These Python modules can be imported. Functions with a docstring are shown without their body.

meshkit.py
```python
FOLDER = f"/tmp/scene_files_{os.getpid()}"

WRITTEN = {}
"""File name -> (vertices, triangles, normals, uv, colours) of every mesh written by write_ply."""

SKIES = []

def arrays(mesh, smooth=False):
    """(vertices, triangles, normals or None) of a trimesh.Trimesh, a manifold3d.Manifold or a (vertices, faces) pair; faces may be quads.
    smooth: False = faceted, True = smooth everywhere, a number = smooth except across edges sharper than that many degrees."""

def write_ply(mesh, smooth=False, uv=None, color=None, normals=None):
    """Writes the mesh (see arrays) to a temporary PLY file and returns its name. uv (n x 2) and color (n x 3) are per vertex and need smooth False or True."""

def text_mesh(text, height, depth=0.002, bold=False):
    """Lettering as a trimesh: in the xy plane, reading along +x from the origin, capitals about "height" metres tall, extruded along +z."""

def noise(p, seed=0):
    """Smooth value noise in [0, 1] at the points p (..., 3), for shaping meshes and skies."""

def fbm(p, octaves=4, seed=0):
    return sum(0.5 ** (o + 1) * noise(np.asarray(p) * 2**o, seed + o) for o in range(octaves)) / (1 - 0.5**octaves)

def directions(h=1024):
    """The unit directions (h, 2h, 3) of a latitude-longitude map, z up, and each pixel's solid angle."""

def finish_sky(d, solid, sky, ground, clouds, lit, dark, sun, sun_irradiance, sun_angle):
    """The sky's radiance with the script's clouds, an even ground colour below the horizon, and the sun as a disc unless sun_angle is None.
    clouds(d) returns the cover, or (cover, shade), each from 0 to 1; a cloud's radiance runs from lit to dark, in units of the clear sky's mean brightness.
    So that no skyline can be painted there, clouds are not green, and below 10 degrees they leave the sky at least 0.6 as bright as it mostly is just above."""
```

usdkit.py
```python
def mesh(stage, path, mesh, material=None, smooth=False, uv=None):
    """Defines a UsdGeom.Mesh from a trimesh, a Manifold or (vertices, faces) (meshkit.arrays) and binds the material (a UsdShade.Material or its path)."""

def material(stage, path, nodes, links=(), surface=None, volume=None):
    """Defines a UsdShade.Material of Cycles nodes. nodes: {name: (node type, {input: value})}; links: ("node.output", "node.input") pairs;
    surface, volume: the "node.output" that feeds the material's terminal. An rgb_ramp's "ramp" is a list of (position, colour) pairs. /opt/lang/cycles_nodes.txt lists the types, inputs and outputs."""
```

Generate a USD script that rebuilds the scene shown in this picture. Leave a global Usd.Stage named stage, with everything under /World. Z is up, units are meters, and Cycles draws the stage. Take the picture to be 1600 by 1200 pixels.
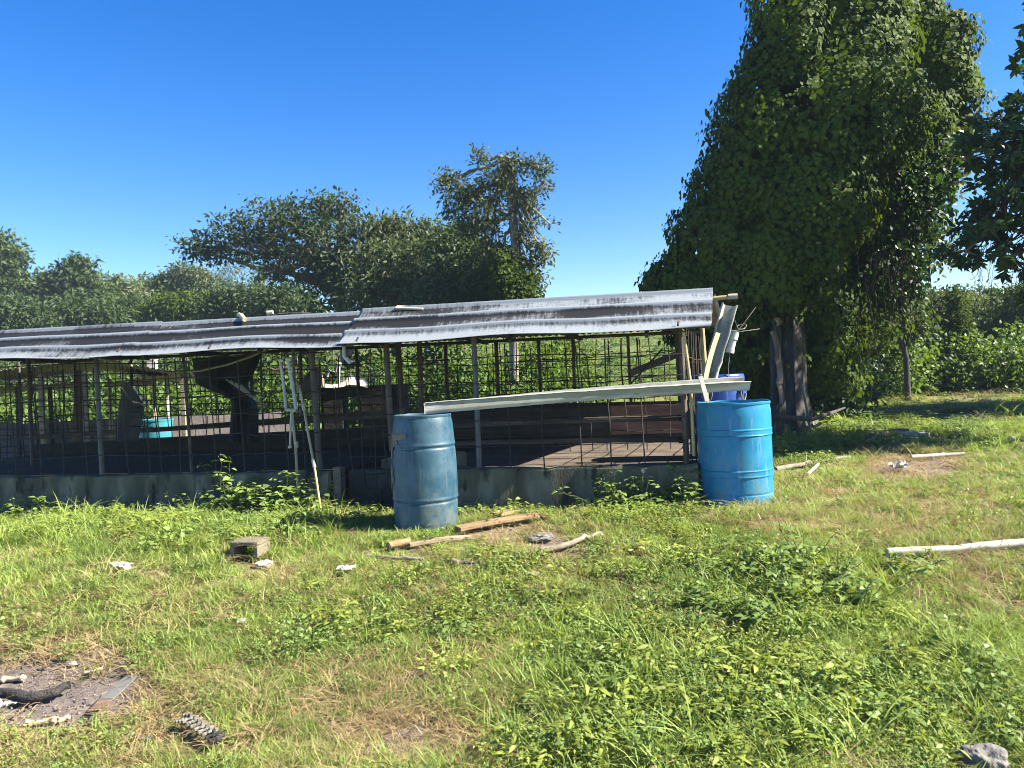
import math
import numpy as np
import trimesh
import usdkit
from meshkit import fbm
from pxr import Gf, Sdf, Usd, UsdGeom, UsdLux, UsdShade, Vt

stage = Usd.Stage.CreateInMemory()
UsdGeom.SetStageUpAxis(stage, 'Z')
UsdGeom.SetStageMetersPerUnit(stage, 1.0)
UsdGeom.Xform.Define(stage, '/World')
UsdGeom.Scope.Define(stage, '/World/Looks')
T = Sdf.ValueTypeNames
PI = math.pi

# ------------------------------------------------------------------ camera, sky, sun, exposure
FPX = 1202.0                     # focal length in photo pixels (1600 wide)
EYE = np.array([0.0, 0.0, 1.5])
ROLL = math.radians(2.2)
PITCH = math.radians(-0.57)
EXPOSURE = 2.25
SUN_AZ = math.radians(99)       # clockwise from +y
SUN_EL = math.radians(39)
SKY_STRENGTH = 0.05
SUN_INT = 1.25

fwd = np.array([0, math.cos(PITCH), math.sin(PITCH)])
up0 = np.array([0, -math.sin(PITCH), math.cos(PITCH)])
rt0 = np.array([1.0, 0, 0])
CR = math.cos(ROLL) * rt0 - math.sin(ROLL) * up0
CU = math.sin(ROLL) * rt0 + math.cos(ROLL) * up0
cam = UsdGeom.Camera.Define(stage, '/World/camera')
cam.CreateHorizontalApertureAttr(34.6)
cam.CreateVerticalApertureAttr(34.6 * .75)
cam.CreateFocalLengthAttr(34.6 * FPX / 1600)
cam.CreateFStopAttr(0)
cam.CreateClippingRangeAttr((0.05, 5000))
cam.CreateExposureAttr(EXPOSURE)
M = Gf.Matrix4d(*CR, 0, *CU, 0, *(-fwd), 0, *EYE, 1)
cam.AddTransformOp().Set(M)

SUN = np.array([math.sin(SUN_AZ) * math.cos(SUN_EL), math.cos(SUN_AZ) * math.cos(SUN_EL), math.sin(SUN_EL)])
usdkit.material(stage, '/World/Looks/sky', {
    's': ('sky_texture', dict(sky_type='single_scattering', sun_disc=False, sun_elevation=SUN_EL, sun_rotation=math.atan2(SUN[0], SUN[1]),
                              altitude=0.0, air_density=1.0, aerosol_density=0.35, ozone_density=3.0)),
    'h': ('hsv', dict(hue=0.514, saturation=1.42, value=1.0, fac=1.0)),
    'b': ('background_shader', dict(strength=SKY_STRENGTH))},
    [('s.color', 'h.color'), ('h.color', 'b.color')], surface='b.background')
dome = UsdLux.DomeLight.Define(stage, '/World/sky')
UsdShade.MaterialBindingAPI.Apply(dome.GetPrim()).Bind(UsdShade.Material.Get(stage, '/World/Looks/sky'))
dome.GetPrim().SetCustomDataByKey('kind', 'structure')
sun = UsdLux.DistantLight.Define(stage, '/World/sun')
sun.CreateNormalizeAttr(True)
sun.CreateIntensityAttr(SUN_INT)
sun.CreateAngleAttr(0.53)
sun.CreateColorAttr(Gf.Vec3f(1.0, .93, .80))
zx = np.cross([0, 0, 1], SUN); zx /= np.linalg.norm(zx); zy = np.cross(SUN, zx)
sun.AddTransformOp().Set(Gf.Matrix4d(*zx, 0, *zy, 0, *SUN, 0, 0, 0, 0, 1))


def ray(px, py):
    d = CR * ((px - 800) / FPX) + CU * (-(py - 600) / FPX) + fwd
    return d / d[1]


def P(px, py, d):
    """The world point that stands d metres in front of the eye."""
    return EYE + ray(px, py) * d


def proj(p):
    q = np.asarray(p, float) - EYE
    z = q @ fwd
    return 800 + FPX * (q @ CR) / z, 600 - FPX * (q @ CU) / z


def ss(a, b, x):
    t = np.clip((np.asarray(x, float) - a) / (b - a), 0, 1)
    return t * t * (3 - 2 * t)


def gz(x, y):
    """Height of the ground."""
    x, y = np.asarray(x, float), np.asarray(y, float)
    z = .36 * ss(2.3, 6.2, y)
    z = z + .30 * ss(8, 17, y) * ss(1.0, 5, x)
    z = z + 5.2 * ss(20, 78, y)
    z = z + .35 * ss(30, 90, np.abs(x))
    v = (x - 1.48) * .1625 + (y - 6.6) * .9867          # a shallow drain along the front of the pen
    z = z - .12 * np.exp(-(v / .42) ** 2) * ss(2.6, .8, x)
    return z


def G(px, py):
    """Where the ray through a photo pixel meets the ground."""
    r = ray(px, py)
    lo, hi = .5, 120.0
    ds = np.geomspace(.8, 120, 600)
    p = EYE[None] + r[None] * ds[:, None]
    below = np.nonzero(p[:, 2] < gz(p[:, 0], p[:, 1]))[0]
    d = ds[below[0]] if len(below) else 120.0
    p = EYE + r * d
    return np.array([p[0], p[1], float(gz(p[0], p[1]))])


def ground_under(px, py, d):
    p = P(px, py, d); p[2] = gz(p[0], p[1]); return p


# ------------------------------------------------------------------ naming and tagging
used = {}


def numbered(parent, name):
    n = used.get((parent, name), 0)
    used[(parent, name)] = n + 1
    return f'{parent}/{name}' + (f'_{n:03d}' if n else '')


def tag(prim, label=None, cat=None, group=None, kind=None):
    prim = prim.GetPrim() if hasattr(prim, 'GetPrim') else prim
    for k, v in (('label', label), ('category', cat), ('group', group), ('kind', kind)):
        if v:
            prim.SetCustomDataByKey(k, v)
    return prim


class Thing:
    """An Xform at the thing's base; its parts are given in world space unless local=True."""
    def __init__(self, name, label, cat, loc=(0, 0, 0), rot=(0, 0, 0), group=None, kind=None):
        self.path = numbered('/World', name)
        x = UsdGeom.Xform.Define(stage, self.path)
        x.AddTranslateOp().Set(Gf.Vec3d(*map(float, loc)))
        x.AddRotateXYZOp().Set(Gf.Vec3f(*[math.degrees(a) for a in rot]))
        self.prim = x.GetPrim()
        self.loc = np.asarray(loc, float)
        self.R = trimesh.transformations.euler_matrix(*rot, 'sxyz')[:3, :3]
        tag(self.prim, label, cat, group, kind)


def obj(name, g, mat, parent=None, smooth=False, local=False, label=None, kind=None):
    root = parent.path if isinstance(parent, Thing) else (parent or '/World')
    v, f = g.arrays() if isinstance(g, Geo) else g
    v = np.asarray(v, float)
    th = parent if isinstance(parent, Thing) else None
    if th is not None and not local:
        v = (v - th.loc) @ th.R
    path = numbered(root, name)
    if isinstance(g, Geo) and g.attr:
        m = usdkit.mesh(stage, path, (v, f), f'/World/Looks/{mat}', False)
    else:
        m = usdkit.mesh(stage, path, (v, f), f'/World/Looks/{mat}', smooth)
    if label or kind:
        tag(m, label=label, kind=kind)
    return m


def sub(parent_mesh, thing, name, g, mat, smooth=False, local=False):
    """A sub-part below a part."""
    v, f = g.arrays()
    if not local:
        v = (v - thing.loc) @ thing.R
    return usdkit.mesh(stage, numbered(str(parent_mesh.GetPath()), name), (v, f), f'/World/Looks/{mat}', smooth)


# ------------------------------------------------------------------ geometry
def unit(v):
    v = np.asarray(v, float)
    return v / np.maximum(np.linalg.norm(v, axis=-1, keepdims=True), 1e-12)


class Geo:
    def __init__(self):
        self.V, self.F, self.n, self.attr = [], [], 0, None

    def add(self, v, f):
        v, f = np.asarray(v, float), np.asarray(f, int)
        if f.shape[1] == 4:
            f = np.vstack([f[:, [0, 1, 2]], f[:, [0, 2, 3]]])
        self.V.append(v); self.F.append(f + self.n); self.n += len(v)
        return self

    def arrays(self):
        return np.vstack(self.V), np.vstack(self.F)

    def box(self, c, s, R=None, jit=0, rng=None):
        v = np.array([[x, y, z] for x in (-.5, .5) for y in (-.5, .5) for z in (-.5, .5)]) * np.asarray(s, float)
        if jit:
            v = v + rng.normal(0, jit, v.shape)
        if R is not None:
            v = v @ np.asarray(R).T
        f = [[0, 1, 3, 2], [4, 6, 7, 5], [0, 4, 5, 1], [2, 3, 7, 6], [0, 2, 6, 4], [1, 5, 7, 3]]
        return self.add(v + np.asarray(c, float), f)

    def beam(self, p0, p1, w, h, up=(0, 0, 1), n=1, bend=None):
        p0, p1 = np.asarray(p0, float), np.asarray(p1, float)
        d = unit(p1 - p0); s = unit(np.cross(d, up)); u = np.cross(s, d)
        c = min(w, h) * .12
        prof = np.array([[-w/2+c, -h/2], [w/2-c, -h/2], [w/2, -h/2+c], [w/2, h/2-c], [w/2-c, h/2], [-w/2+c, h/2], [-w/2, h/2-c], [-w/2, -h/2+c]])
        pts = [p0 + (p1 - p0) * t for t in np.linspace(0, 1, n + 1)]
        if bend is not None:
            pts = [p + np.asarray(bend) * 4 * t * (1 - t) for p, t in zip(pts, np.linspace(0, 1, n + 1))]
        v = np.vstack([p + prof[:, :1] * s + prof[:, 1:] * u for p in pts])
        return self._loft(v, 8, n + 1)

    def _loft(self, v, k, n, cap=True):
        i, j = np.meshgrid(np.arange(n - 1), np.arange(k), indexing='ij')
        q = np.stack([i * k + j, i * k + (j + 1) % k, (i + 1) * k + (j + 1) % k, (i + 1) * k + j], -1).reshape(-1, 4)
        f = np.vstack([q[:, [0, 1, 2]], q[:, [0, 2, 3]]])
        if cap:
            a = np.array([[0, m + 1, m] for m in range(1, k - 1)])
            b = np.array([[0, m, m + 1] for m in range(1, k - 1)]) + (n - 1) * k
            f = np.vstack([f, a, b])
        return self.add(v, f)

    def tube(self, pts, r, sides=6, cap=True, squash=None):
        p = np.asarray(pts, float)
        r = np.broadcast_to(np.asarray(r, float), (len(p),))
        t = unit(np.gradient(p, axis=0))
        ref = np.array([0, 0, 1.0]) if abs(t[0][2]) < .9 else np.array([1.0, 0, 0])
        a = unit(np.cross(t, ref)); b = np.cross(t, a)
        ang = np.arange(sides) * 2 * PI / sides
        v = p[:, None] + r[:, None, None] * (np.cos(ang)[None, :, None] * a[:, None] + np.sin(ang)[None, :, None] * b[:, None])
        return self._loft(v.reshape(-1, 3), sides, len(p), cap)

    def pipe(self, pts, r, wall=.004, sides=14):
        """An open-ended hollow pipe."""
        p = np.asarray(pts, float)
        t = unit(np.gradient(p, axis=0))
        ref = np.array([0, 0, 1.0]) if abs(t[0][2]) < .9 else np.array([1.0, 0, 0])
        a = unit(np.cross(t, ref)); b = np.cross(t, a)
        ang = np.arange(sides) * 2 * PI / sides
        ring = lambda rr: (p[:, None] + rr * (np.cos(ang)[None, :, None] * a[:, None] + np.sin(ang)[None, :, None] * b[:, None]))
        o, i = ring(r), ring(r - wall)
        v = np.concatenate([o, i[::-1], o[:1]]).reshape(-1, 3)
        return self._loft(v, sides, 2 * len(p) + 1, cap=False)

    def sheet(self, grid, thick, normal=None):
        """A sheet of the points grid[i][j] with a thickness along normal."""
        g = np.asarray(grid, float); n, m = g.shape[:2]
        if normal is None:
            du, dv = np.gradient(g, axis=0), np.gradient(g, axis=1)
            nn = unit(np.cross(du, dv))
        else:
            nn = np.broadcast_to(unit(normal), g.shape)
        top, bot = (g + nn * thick / 2).reshape(-1, 3), (g - nn * thick / 2).reshape(-1, 3)
        idx = np.arange(n * m).reshape(n, m)
        q = np.stack([idx[:-1, :-1], idx[1:, :-1], idx[1:, 1:], idx[:-1, 1:]], -1).reshape(-1, 4)
        N = n * m
        rim = np.concatenate([idx[0, :], idx[1:, -1], idx[-1, -2::-1], idx[-2:0:-1, 0]])
        r2 = np.roll(rim, -1)
        side = np.stack([rim, r2, r2 + N, rim + N], -1)
        return self.add(np.vstack([top, bot]), np.vstack([q, q[:, ::-1] + N, side]))

    def revolve(self, prof, sides=48, squash=None):
        prof = np.asarray(prof, float)
        ang = np.arange(sides) * 2 * PI / sides
        v = np.stack([prof[:, None, 0] * np.cos(ang), prof[:, None, 0] * np.sin(ang), np.broadcast_to(prof[:, 1:2], (len(prof), sides))], -1).reshape(-1, 3)
        return self._loft(v, sides, len(prof), cap=False)

    def blob(self, c, r, seed=0, rough=.35, sub=2, freq=1.6):
        m = trimesh.creation.icosphere(sub, 1.0)
        v = np.array(m.vertices)
        k = 1 + rough * 2 * (fbm(v * freq + seed * 7.3 + 20, 3, seed) - .5)
        return self.add(v * k[:, None] * np.asarray(r, float) + np.asarray(c, float), m.faces)


def leaf_geo(g, p, d, n, L, W, droop=.15, fine=True):
    """Leaves at p along d with normal about n (all n x 3), lengths L and widths W."""
    d = unit(d); s = unit(np.cross(d, n)); n = np.cross(s, d)
    L = np.broadcast_to(L, len(p))[:, None]; W = np.broadcast_to(W, len(p))[:, None]
    if fine:
        v = np.stack([p, p + d * L * .33 + s * W * .5 + n * W * .12, p + d * L * .33 - s * W * .5 + n * W * .12,
                      p + d * L * .68 + s * W * .36 - n * L * droop * .35, p + d * L * .68 - s * W * .36 - n * L * droop * .35, p + d * L - n * L * droop], 1)
        f = np.array([[0, 2, 1], [1, 2, 4], [1, 4, 3], [3, 4, 5]])
        k = 6
    else:
        v = np.stack([p, p + d * L * .45 + s * W * .5, p + d * L - n * L * droop, p + d * L * .45 - s * W * .5], 1)
        f = np.array([[0, 3, 2], [0, 2, 1]])
        k = 4
    off = (np.arange(len(p)) * k)[:, None, None]
    g.add(v.reshape(-1, 3), (f[None] + off).reshape(-1, 3))
    return g


def rdir(rng, n):
    return unit(rng.normal(size=(n, 3)))


# ------------------------------------------------------------------ materials
def mat(name, nodes, links, surface):
    return usdkit.material(stage, f'/World/Looks/{name}', nodes, links, surface=surface)


def leafmat(name, ramp, trans, tfac=.38, rough=.45, scale=.9, spec=.35):
    """Leaves: a colour of its own for each leaf, light passing through."""
    mat(name, {
        'g': ('geometry', {}), 'oi': ('object_info', {}),
        'n': ('noise_texture', dict(scale=scale, detail=3.0)),
        'a': ('math', dict(math_type='multiply_add', value2=.55, value3=-.05)),
        'a2': ('math', dict(math_type='multiply_add', value2=.22)),
        'c': ('math', dict(math_type='multiply_add', value2=.45)),
        'r': ('rgb_ramp', dict(ramp=ramp)),
        'p': ('principled_bsdf', dict(roughness=rough, specular_ior_level=spec)),
        'tm': ('mix_color', dict(blend_type='multiply', fac=1.0, b=trans)),
        't': ('translucent_bsdf', {}),
        'm': ('mix_closure', dict(fac=tfac))},
        [('g.position', 'n.vector'), ('n.fac', 'a.value1'), ('oi.random', 'a2.value1'), ('a.value', 'a2.value3'), ('g.random_per_island', 'c.value1'), ('a2.value', 'c.value3'),
         ('c.value', 'r.fac'), ('r.color', 'p.base_color'), ('r.color', 'tm.a'), ('tm.result', 't.color'), ('p.BSDF', 'm.closure1'), ('t.BSDF', 'm.closure2')], 'm.closure')


def plain(name, c1, c2, scale=6.0, rough=.7, bump=.0, spec=.3, stretch=(1, 1, 1), metallic=0.0, lo=.35, hi=.65, coords='object', c3=None, scale3=30.0, amount3=.5, bscale=None):
    """Two colours mixed by noise, a third in spots, and fine relief."""
    nodes = {
        't': ('texture_coordinate', {}),
        'mp': ('mapping', dict(mapping_type='point', scale=stretch)),
        'n': ('noise_texture', dict(scale=scale, detail=6.0, roughness=.62)),
        'mr': ('map_range', dict(range_type='smoothstep', from_min=lo, from_max=hi, clamp=True)),
        'm': ('mix_color', dict(a=c1, b=c2)),
        'p': ('principled_bsdf', dict(roughness=rough, specular_ior_level=spec, metallic=metallic))}
    links = [(f't.{coords}', 'mp.vector'), ('mp.vector', 'n.vector'), ('n.fac', 'mr.value'), ('mr.result', 'm.fac')]
    out = 'm.result'
    if c3 is not None:
        nodes['n3'] = ('noise_texture', dict(scale=scale3, detail=5.0, roughness=.6))
        nodes['m3r'] = ('map_range', dict(range_type='smoothstep', from_min=1 - amount3, from_max=1 - amount3 + .15, clamp=True))
        nodes['m3'] = ('mix_color', dict(b=c3))
        links += [('mp.vector', 'n3.vector'), ('n3.fac', 'm3r.value'), ('m3r.result', 'm3.fac'), (out, 'm3.a')]
        out = 'm3.result'
    links.append((out, 'p.base_color'))
    if bump:
        nodes['nb'] = ('noise_texture', dict(scale=bscale or scale * 5, detail=5.0))
        nodes['b'] = ('bump', dict(strength=bump, distance=.02))
        links += [('mp.vector', 'nb.vector'), ('nb.fac', 'b.height'), ('b.normal', 'p.normal')]
    mat(name, nodes, links, 'p.BSDF')


# ground: soil and thatch; the mesh carries where the bare soil, the dry and the lush places are
mat('ground', {
    'g': ('geometry', {}),
    'bare': ('attribute', dict(attribute='bare')), 'dry': ('attribute', dict(attribute='dry')),
    'n1': ('noise_texture', dict(scale=2.2, detail=6.0, roughness=.65)),
    'n2': ('noise_texture', dict(scale=38.0, detail=6.0, roughness=.7)),
    'n3': ('noise_texture', dict(scale=140.0, detail=3.0, roughness=.7)),
    'green': ('rgb_ramp', dict(ramp=[(.25, (.020, .030, .009)), (.5, (.075, .100, .022)), (.75, (.15, .17, .045))])),
    'thatch': ('rgb_ramp', dict(ramp=[(.25, (.045, .034, .019)), (.5, (.14, .108, .06)), (.72, (.25, .20, .12))])),
    'soil': ('rgb_ramp', dict(ramp=[(.22, (.06, .049, .044)), (.5, (.135, .112, .102)), (.8, (.22, .19, .175))])),
    'dm': ('math', dict(math_type='multiply_add', value2=.9, value3=.0)),
    'da': ('math', dict(math_type='add')),
    'dr': ('map_range', dict(range_type='smoothstep', from_min=.38, from_max=.72, clamp=True)),
    'm1': ('mix_color', {}), 'm2': ('mix_color', {}),
    'bs': ('math', dict(math_type='multiply_add', value2=.35, value3=-.17)), 'ba': ('math', dict(math_type='add')),
    'br': ('map_range', dict(range_type='smoothstep', from_min=.35, from_max=.65, clamp=True)),
    'sm': ('math', dict(math_type='multiply_add', value2=.6)),
    'bmp': ('bump', dict(strength=.7, distance=.02)),
    'p': ('principled_bsdf', dict(roughness=.95, specular_ior_level=.1))},
    [('g.position', 'n1.vector'), ('g.position', 'n2.vector'), ('g.position', 'n3.vector'), ('n2.fac', 'green.fac'), ('n2.fac', 'thatch.fac'),
     ('n3.fac', 'sm.value1'), ('n2.fac', 'dm.value1'), ('n2.fac', 'soil.fac'),
     ('n1.fac', 'da.value1'), ('dry.fac', 'da.value2'), ('da.value', 'dr.value'), ('dr.result', 'm1.fac'), ('green.color', 'm1.a'), ('thatch.color', 'm1.b'),
     ('n2.fac', 'bs.value1'), ('bs.value', 'ba.value1'), ('bare.fac', 'ba.value2'), ('ba.value', 'br.value'), ('br.result', 'm2.fac'), ('m1.result', 'm2.a'), ('soil.color', 'm2.b'),
     ('m2.result', 'p.base_color'), ('n2.fac', 'sm.value3'), ('sm.value', 'bmp.height'), ('bmp.normal', 'p.normal')], 'p.BSDF')

leafmat('grass', [(0.1, (0.1053, 0.1553, 0.038)), (0.45, (0.2457, 0.3206, 0.0761)), (0.75, (0.4124, 0.4421, 0.1368)), (1, (0.55, 0.4893, 0.3089))], (1.4, 1.35, .7), .35, .55, 1.3, spec=.2)
leafmat('straw', [(0.1, (0.1904, 0.14, 0.0672)), (0.5, (0.3696, 0.2912, 0.1512)), (1, (0.5152, 0.4312, 0.2464))], (1.2, 1.1, .8), .25, .65, 2.0, spec=.15)
leafmat('clover', [(0.1, (0.0859, 0.1411, 0.0386)), (0.5, (0.2027, 0.2792, 0.0726)), (0.85, (0.3436, 0.3988, 0.1194)), (1, (0.5327, 0.4602, 0.1873))], (1.5, 1.4, .6), .36, .5, 1.5, spec=.2)
leafmat('broadleaf', [(0.05, (0.0821, 0.1325, 0.0385)), (0.5, (0.1915, 0.265, 0.0673)), (0.9, (0.3283, 0.3682, 0.1058)), (1, (0.5106, 0.427, 0.1492))], (1.5, 1.4, .6), .38, .48, 2.0, spec=.22)
leafmat('herb', [(0.1, (0.118, 0.1475, 0.026)), (0.5, (0.236, 0.2891, 0.059)), (0.85, (0.354, 0.3953, 0.1003)), (1, (0.4956, 0.4484, 0.1888))], (1.4, 1.35, .6), .36, .5, 1.8, spec=.2)
leafmat('vine_leaf', [(0.1, (0.0241, 0.0409, 0.0071)), (0.5, (0.0663, 0.1036, 0.0141)), (0.85, (0.1602, 0.2023, 0.0248)), (1, (0.3079, 0.2429, 0.0372))], (1.6, 1.5, .5), .30, .62, .8, .08)
leafmat('glossy_leaf', [(0.1, (0.0176, 0.0391, 0.0115)), (0.5, (0.0371, 0.0723, 0.0179)), (0.9, (0.0684, 0.1075, 0.025)), (1, (0.1564, 0.1271, 0.0401))], (1.5, 1.6, .6), .28, .48, .8, .22)
leafmat('tree_leaf', [(0.1, (0.0258, 0.0435, 0.015)), (0.5, (0.0663, 0.1003, 0.0289)), (0.85, (0.1658, 0.2193, 0.0587)), (1, (0.255, 0.2487, 0.0892))], (1.4, 1.4, .6), .35, .5, .5, .25)
leafmat('tree_leaf_pale', [(.1, (.060, .082, .034)), (.5, (.118, .146, .056)), (.85, (.175, .196, .078)), (1, (.25, .235, .105))], (1.3, 1.3, .6), .35, .5, .5, .2)
leafmat('tree_leaf_olive', [(.1, (.046, .066, .026)), (.5, (.095, .118, .038)), (.85, (.15, .16, .050)), (1, (.21, .185, .08))], (1.4, 1.3, .6), .35, .5, .5, .25)
leafmat('far_leaf', [(0.1, (0.0207, 0.038, 0.0138)), (0.5, (0.0534, 0.0834, 0.0246)), (0.85, (0.1215, 0.1652, 0.0467)), (1, (0.1847, 0.1895, 0.068))], (1.4, 1.4, .6), .35, .55, .18, .2)
leafmat('bush_leaf', [(0.1, (0.0393, 0.0748, 0.0131)), (0.5, (0.0916, 0.1496, 0.0243)), (0.9, (0.1683, 0.2197, 0.0393)), (1, (0.2525, 0.2431, 0.0654))], (1.5, 1.4, .6), .38, .5, .7, .22)
leafmat('dead_leaf', [(.1, (.10, .06, .03)), (.5, (.22, .15, .08)), (.9, (.36, .28, .17)), (1, (.45, .38, .26))], (1.1, 1, .8), .2, .6, 3.0)
leafmat('dead_vine', [(0.1, (0.033, 0.0248, 0.0154)), (0.6, (0.0715, 0.055, 0.033)), (1, (0.121, 0.0935, 0.055))], (1, 1, .8), .15, .7, 2.0)

plain('bark', (.075, .060, .045), (.16, .135, .105), 9, .9, .5, stretch=(1, 1, .25))
plain('pale_bark', (0.1152, 0.0952, 0.06944), (0.2074, 0.1795, 0.1389), 7, .85, .4, stretch=(1, 1, .3))
plain('dark_bark', (.022, .020, .018), (.060, .052, .046), 8, .9, .7, stretch=(1, 1, .2), c3=(.11, .095, .08), scale3=20, amount3=.42)
plain('rotten_wood', (.12, .07, .045), (.30, .22, .16), 12, .9, .6, stretch=(1, 1, .15), c3=(.42, .36, .29), scale3=16, amount3=.42)
plain('stem', (.06, .085, .022), (.12, .13, .045), 12, .6)
plain('concrete', (0.07, 0.0679, 0.04558), (0.14, 0.1324, 0.09065), 3.2, .92, .35, c3=(0.021, 0.02309, 0.01347), scale3=5, amount3=.47, stretch=(1.4, 1.4, .55), bscale=45)
plain('concrete_floor', (0.06006, 0.04612, 0.03376), (0.106, 0.08369, 0.06138), 3.0, .9, .3, c3=(0.02827, 0.0205, 0.01535), scale3=6, amount3=.45, bscale=40)
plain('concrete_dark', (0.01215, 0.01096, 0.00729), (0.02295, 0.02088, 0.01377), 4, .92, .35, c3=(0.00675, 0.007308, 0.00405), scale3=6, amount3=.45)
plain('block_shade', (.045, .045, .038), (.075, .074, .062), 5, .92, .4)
plain('block_grey', (0.1307, 0.1096, 0.07291), (0.1807, 0.152, 0.1027), 9, .95, .8, c3=(0.08457, 0.07068, 0.04464), scale3=60, amount3=.42, bscale=120)
plain('rust_pipe', (0.051, 0.0372, 0.0288), (0.102, 0.081, 0.066), 6, .75, .2, stretch=(1, 1, .5), c3=(0.12, 0.06, 0.03), scale3=12, amount3=.4)
plain('grey_pipe', (0.072, 0.072, 0.069), (0.126, 0.123, 0.117), 5, .7, .1, stretch=(1, 1, .5), c3=(0.072, 0.042, 0.027), scale3=9, amount3=.42)
plain('rebar', (0.01925, 0.01485, 0.01265), (0.04125, 0.0297, 0.0231), 14, .85, .2)
plain('old_timber', (0.03506, 0.02681, 0.0198), (0.07838, 0.06187, 0.04537), 5, .88, .45, stretch=(.35, 3, 3), c3=(0.01444, 0.01155, 0.009075), scale3=8, amount3=.42)
plain('dark_board', (.018, .014, .011), (.040, .032, .026), 5, .9, .4, stretch=(.35, 3, 3))
plain('red_board', (0.088, 0.04125, 0.02475), (0.1375, 0.0715, 0.04675), 5, .8, .3, stretch=(.5, 2, 2))
plain('pale_timber', (0.1856, 0.1458, 0.0945), (0.27, 0.2214, 0.1522), 6, .8, .3, stretch=(.4, 3, 3), c3=(0.1575, 0.108, 0.063), scale3=9, amount3=.4)
plain('orange_timber', (0.162, 0.1071, 0.0528), (0.2322, 0.1632, 0.0912), 6, .8, .4, stretch=(.4, 3, 3), c3=(0.1188, 0.0612, 0.024), scale3=8, amount3=.45)
plain('pvc', (0.3577, 0.337, 0.2782), (0.4372, 0.4147, 0.3508), 8, .42, .05, spec=.45, c3=(0.3312, 0.2981, 0.2177), scale3=10, amount3=.40)
plain('pvc_old', (0.2805, 0.2486, 0.1913), (0.357, 0.3251, 0.2614), 6, .5, .1, c3=(0.2295, 0.1913, 0.1275), scale3=12, amount3=.40)
plain('pvc_grey', (0.315, 0.315, 0.3075), (0.42, 0.42, 0.405), 8, .45, .05)
plain('bamboo', (0.2652, 0.2106, 0.1092), (0.3588, 0.2964, 0.1638), 8, .5, .1, c3=(0.2028, 0.1482, 0.0702), scale3=10, amount3=.4)
plain('gutter', (0.2502, 0.2509, 0.2228), (0.3378, 0.3366, 0.297), 4, .5, .08, stretch=(.6, 2, 2), c3=(0.1501, 0.153, 0.1085), scale3=7, amount3=.46)
plain('gutter_yellow', (0.39, 0.345, 0.195), (0.48, 0.435, 0.27), 5, .55, .05, c3=(0.225, 0.2025, 0.105), scale3=9, amount3=.42)
plain('gutter_grimy', (.24, .22, .16), (.36, .34, .26), 6, .6, .1, c3=(.12, .11, .07), scale3=9, amount3=.45)
plain('white_litter', (0.287, 0.2738, 0.2424), (0.3869, 0.3711, 0.3348), 12, .6, .2)
plain('pale_cloth', (0.375, 0.3525, 0.285), (0.51, 0.48, 0.3975), 9, .9, .4)
plain('tarp_dark', (.012, .014, .017), (.024, .026, .03), 6, .6, .2)
plain('grey_sheet', (0.096, 0.099, 0.102), (0.156, 0.159, 0.162), 3, .6, .2, c3=(0.048, 0.045, 0.042), scale3=6, amount3=.42)
plain('bone', (0.3024, 0.2376, 0.1584), (0.4176, 0.3456, 0.252), 14, .6, .3, c3=(0.288, 0.1872, 0.1152), scale3=25, amount3=.38)
plain('bone_grey', (0.1042, 0.0924, 0.07448), (0.1823, 0.1638, 0.1333), 14, .8, .5, c3=(0.05642, 0.0504, 0.0392), scale3=30, amount3=.45)
plain('charcoal', (0.0132, 0.012, 0.012), (0.042, 0.0384, 0.036), 16, .85, .9, c3=(0.096, 0.09, 0.084), scale3=24, amount3=.36)
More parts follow.
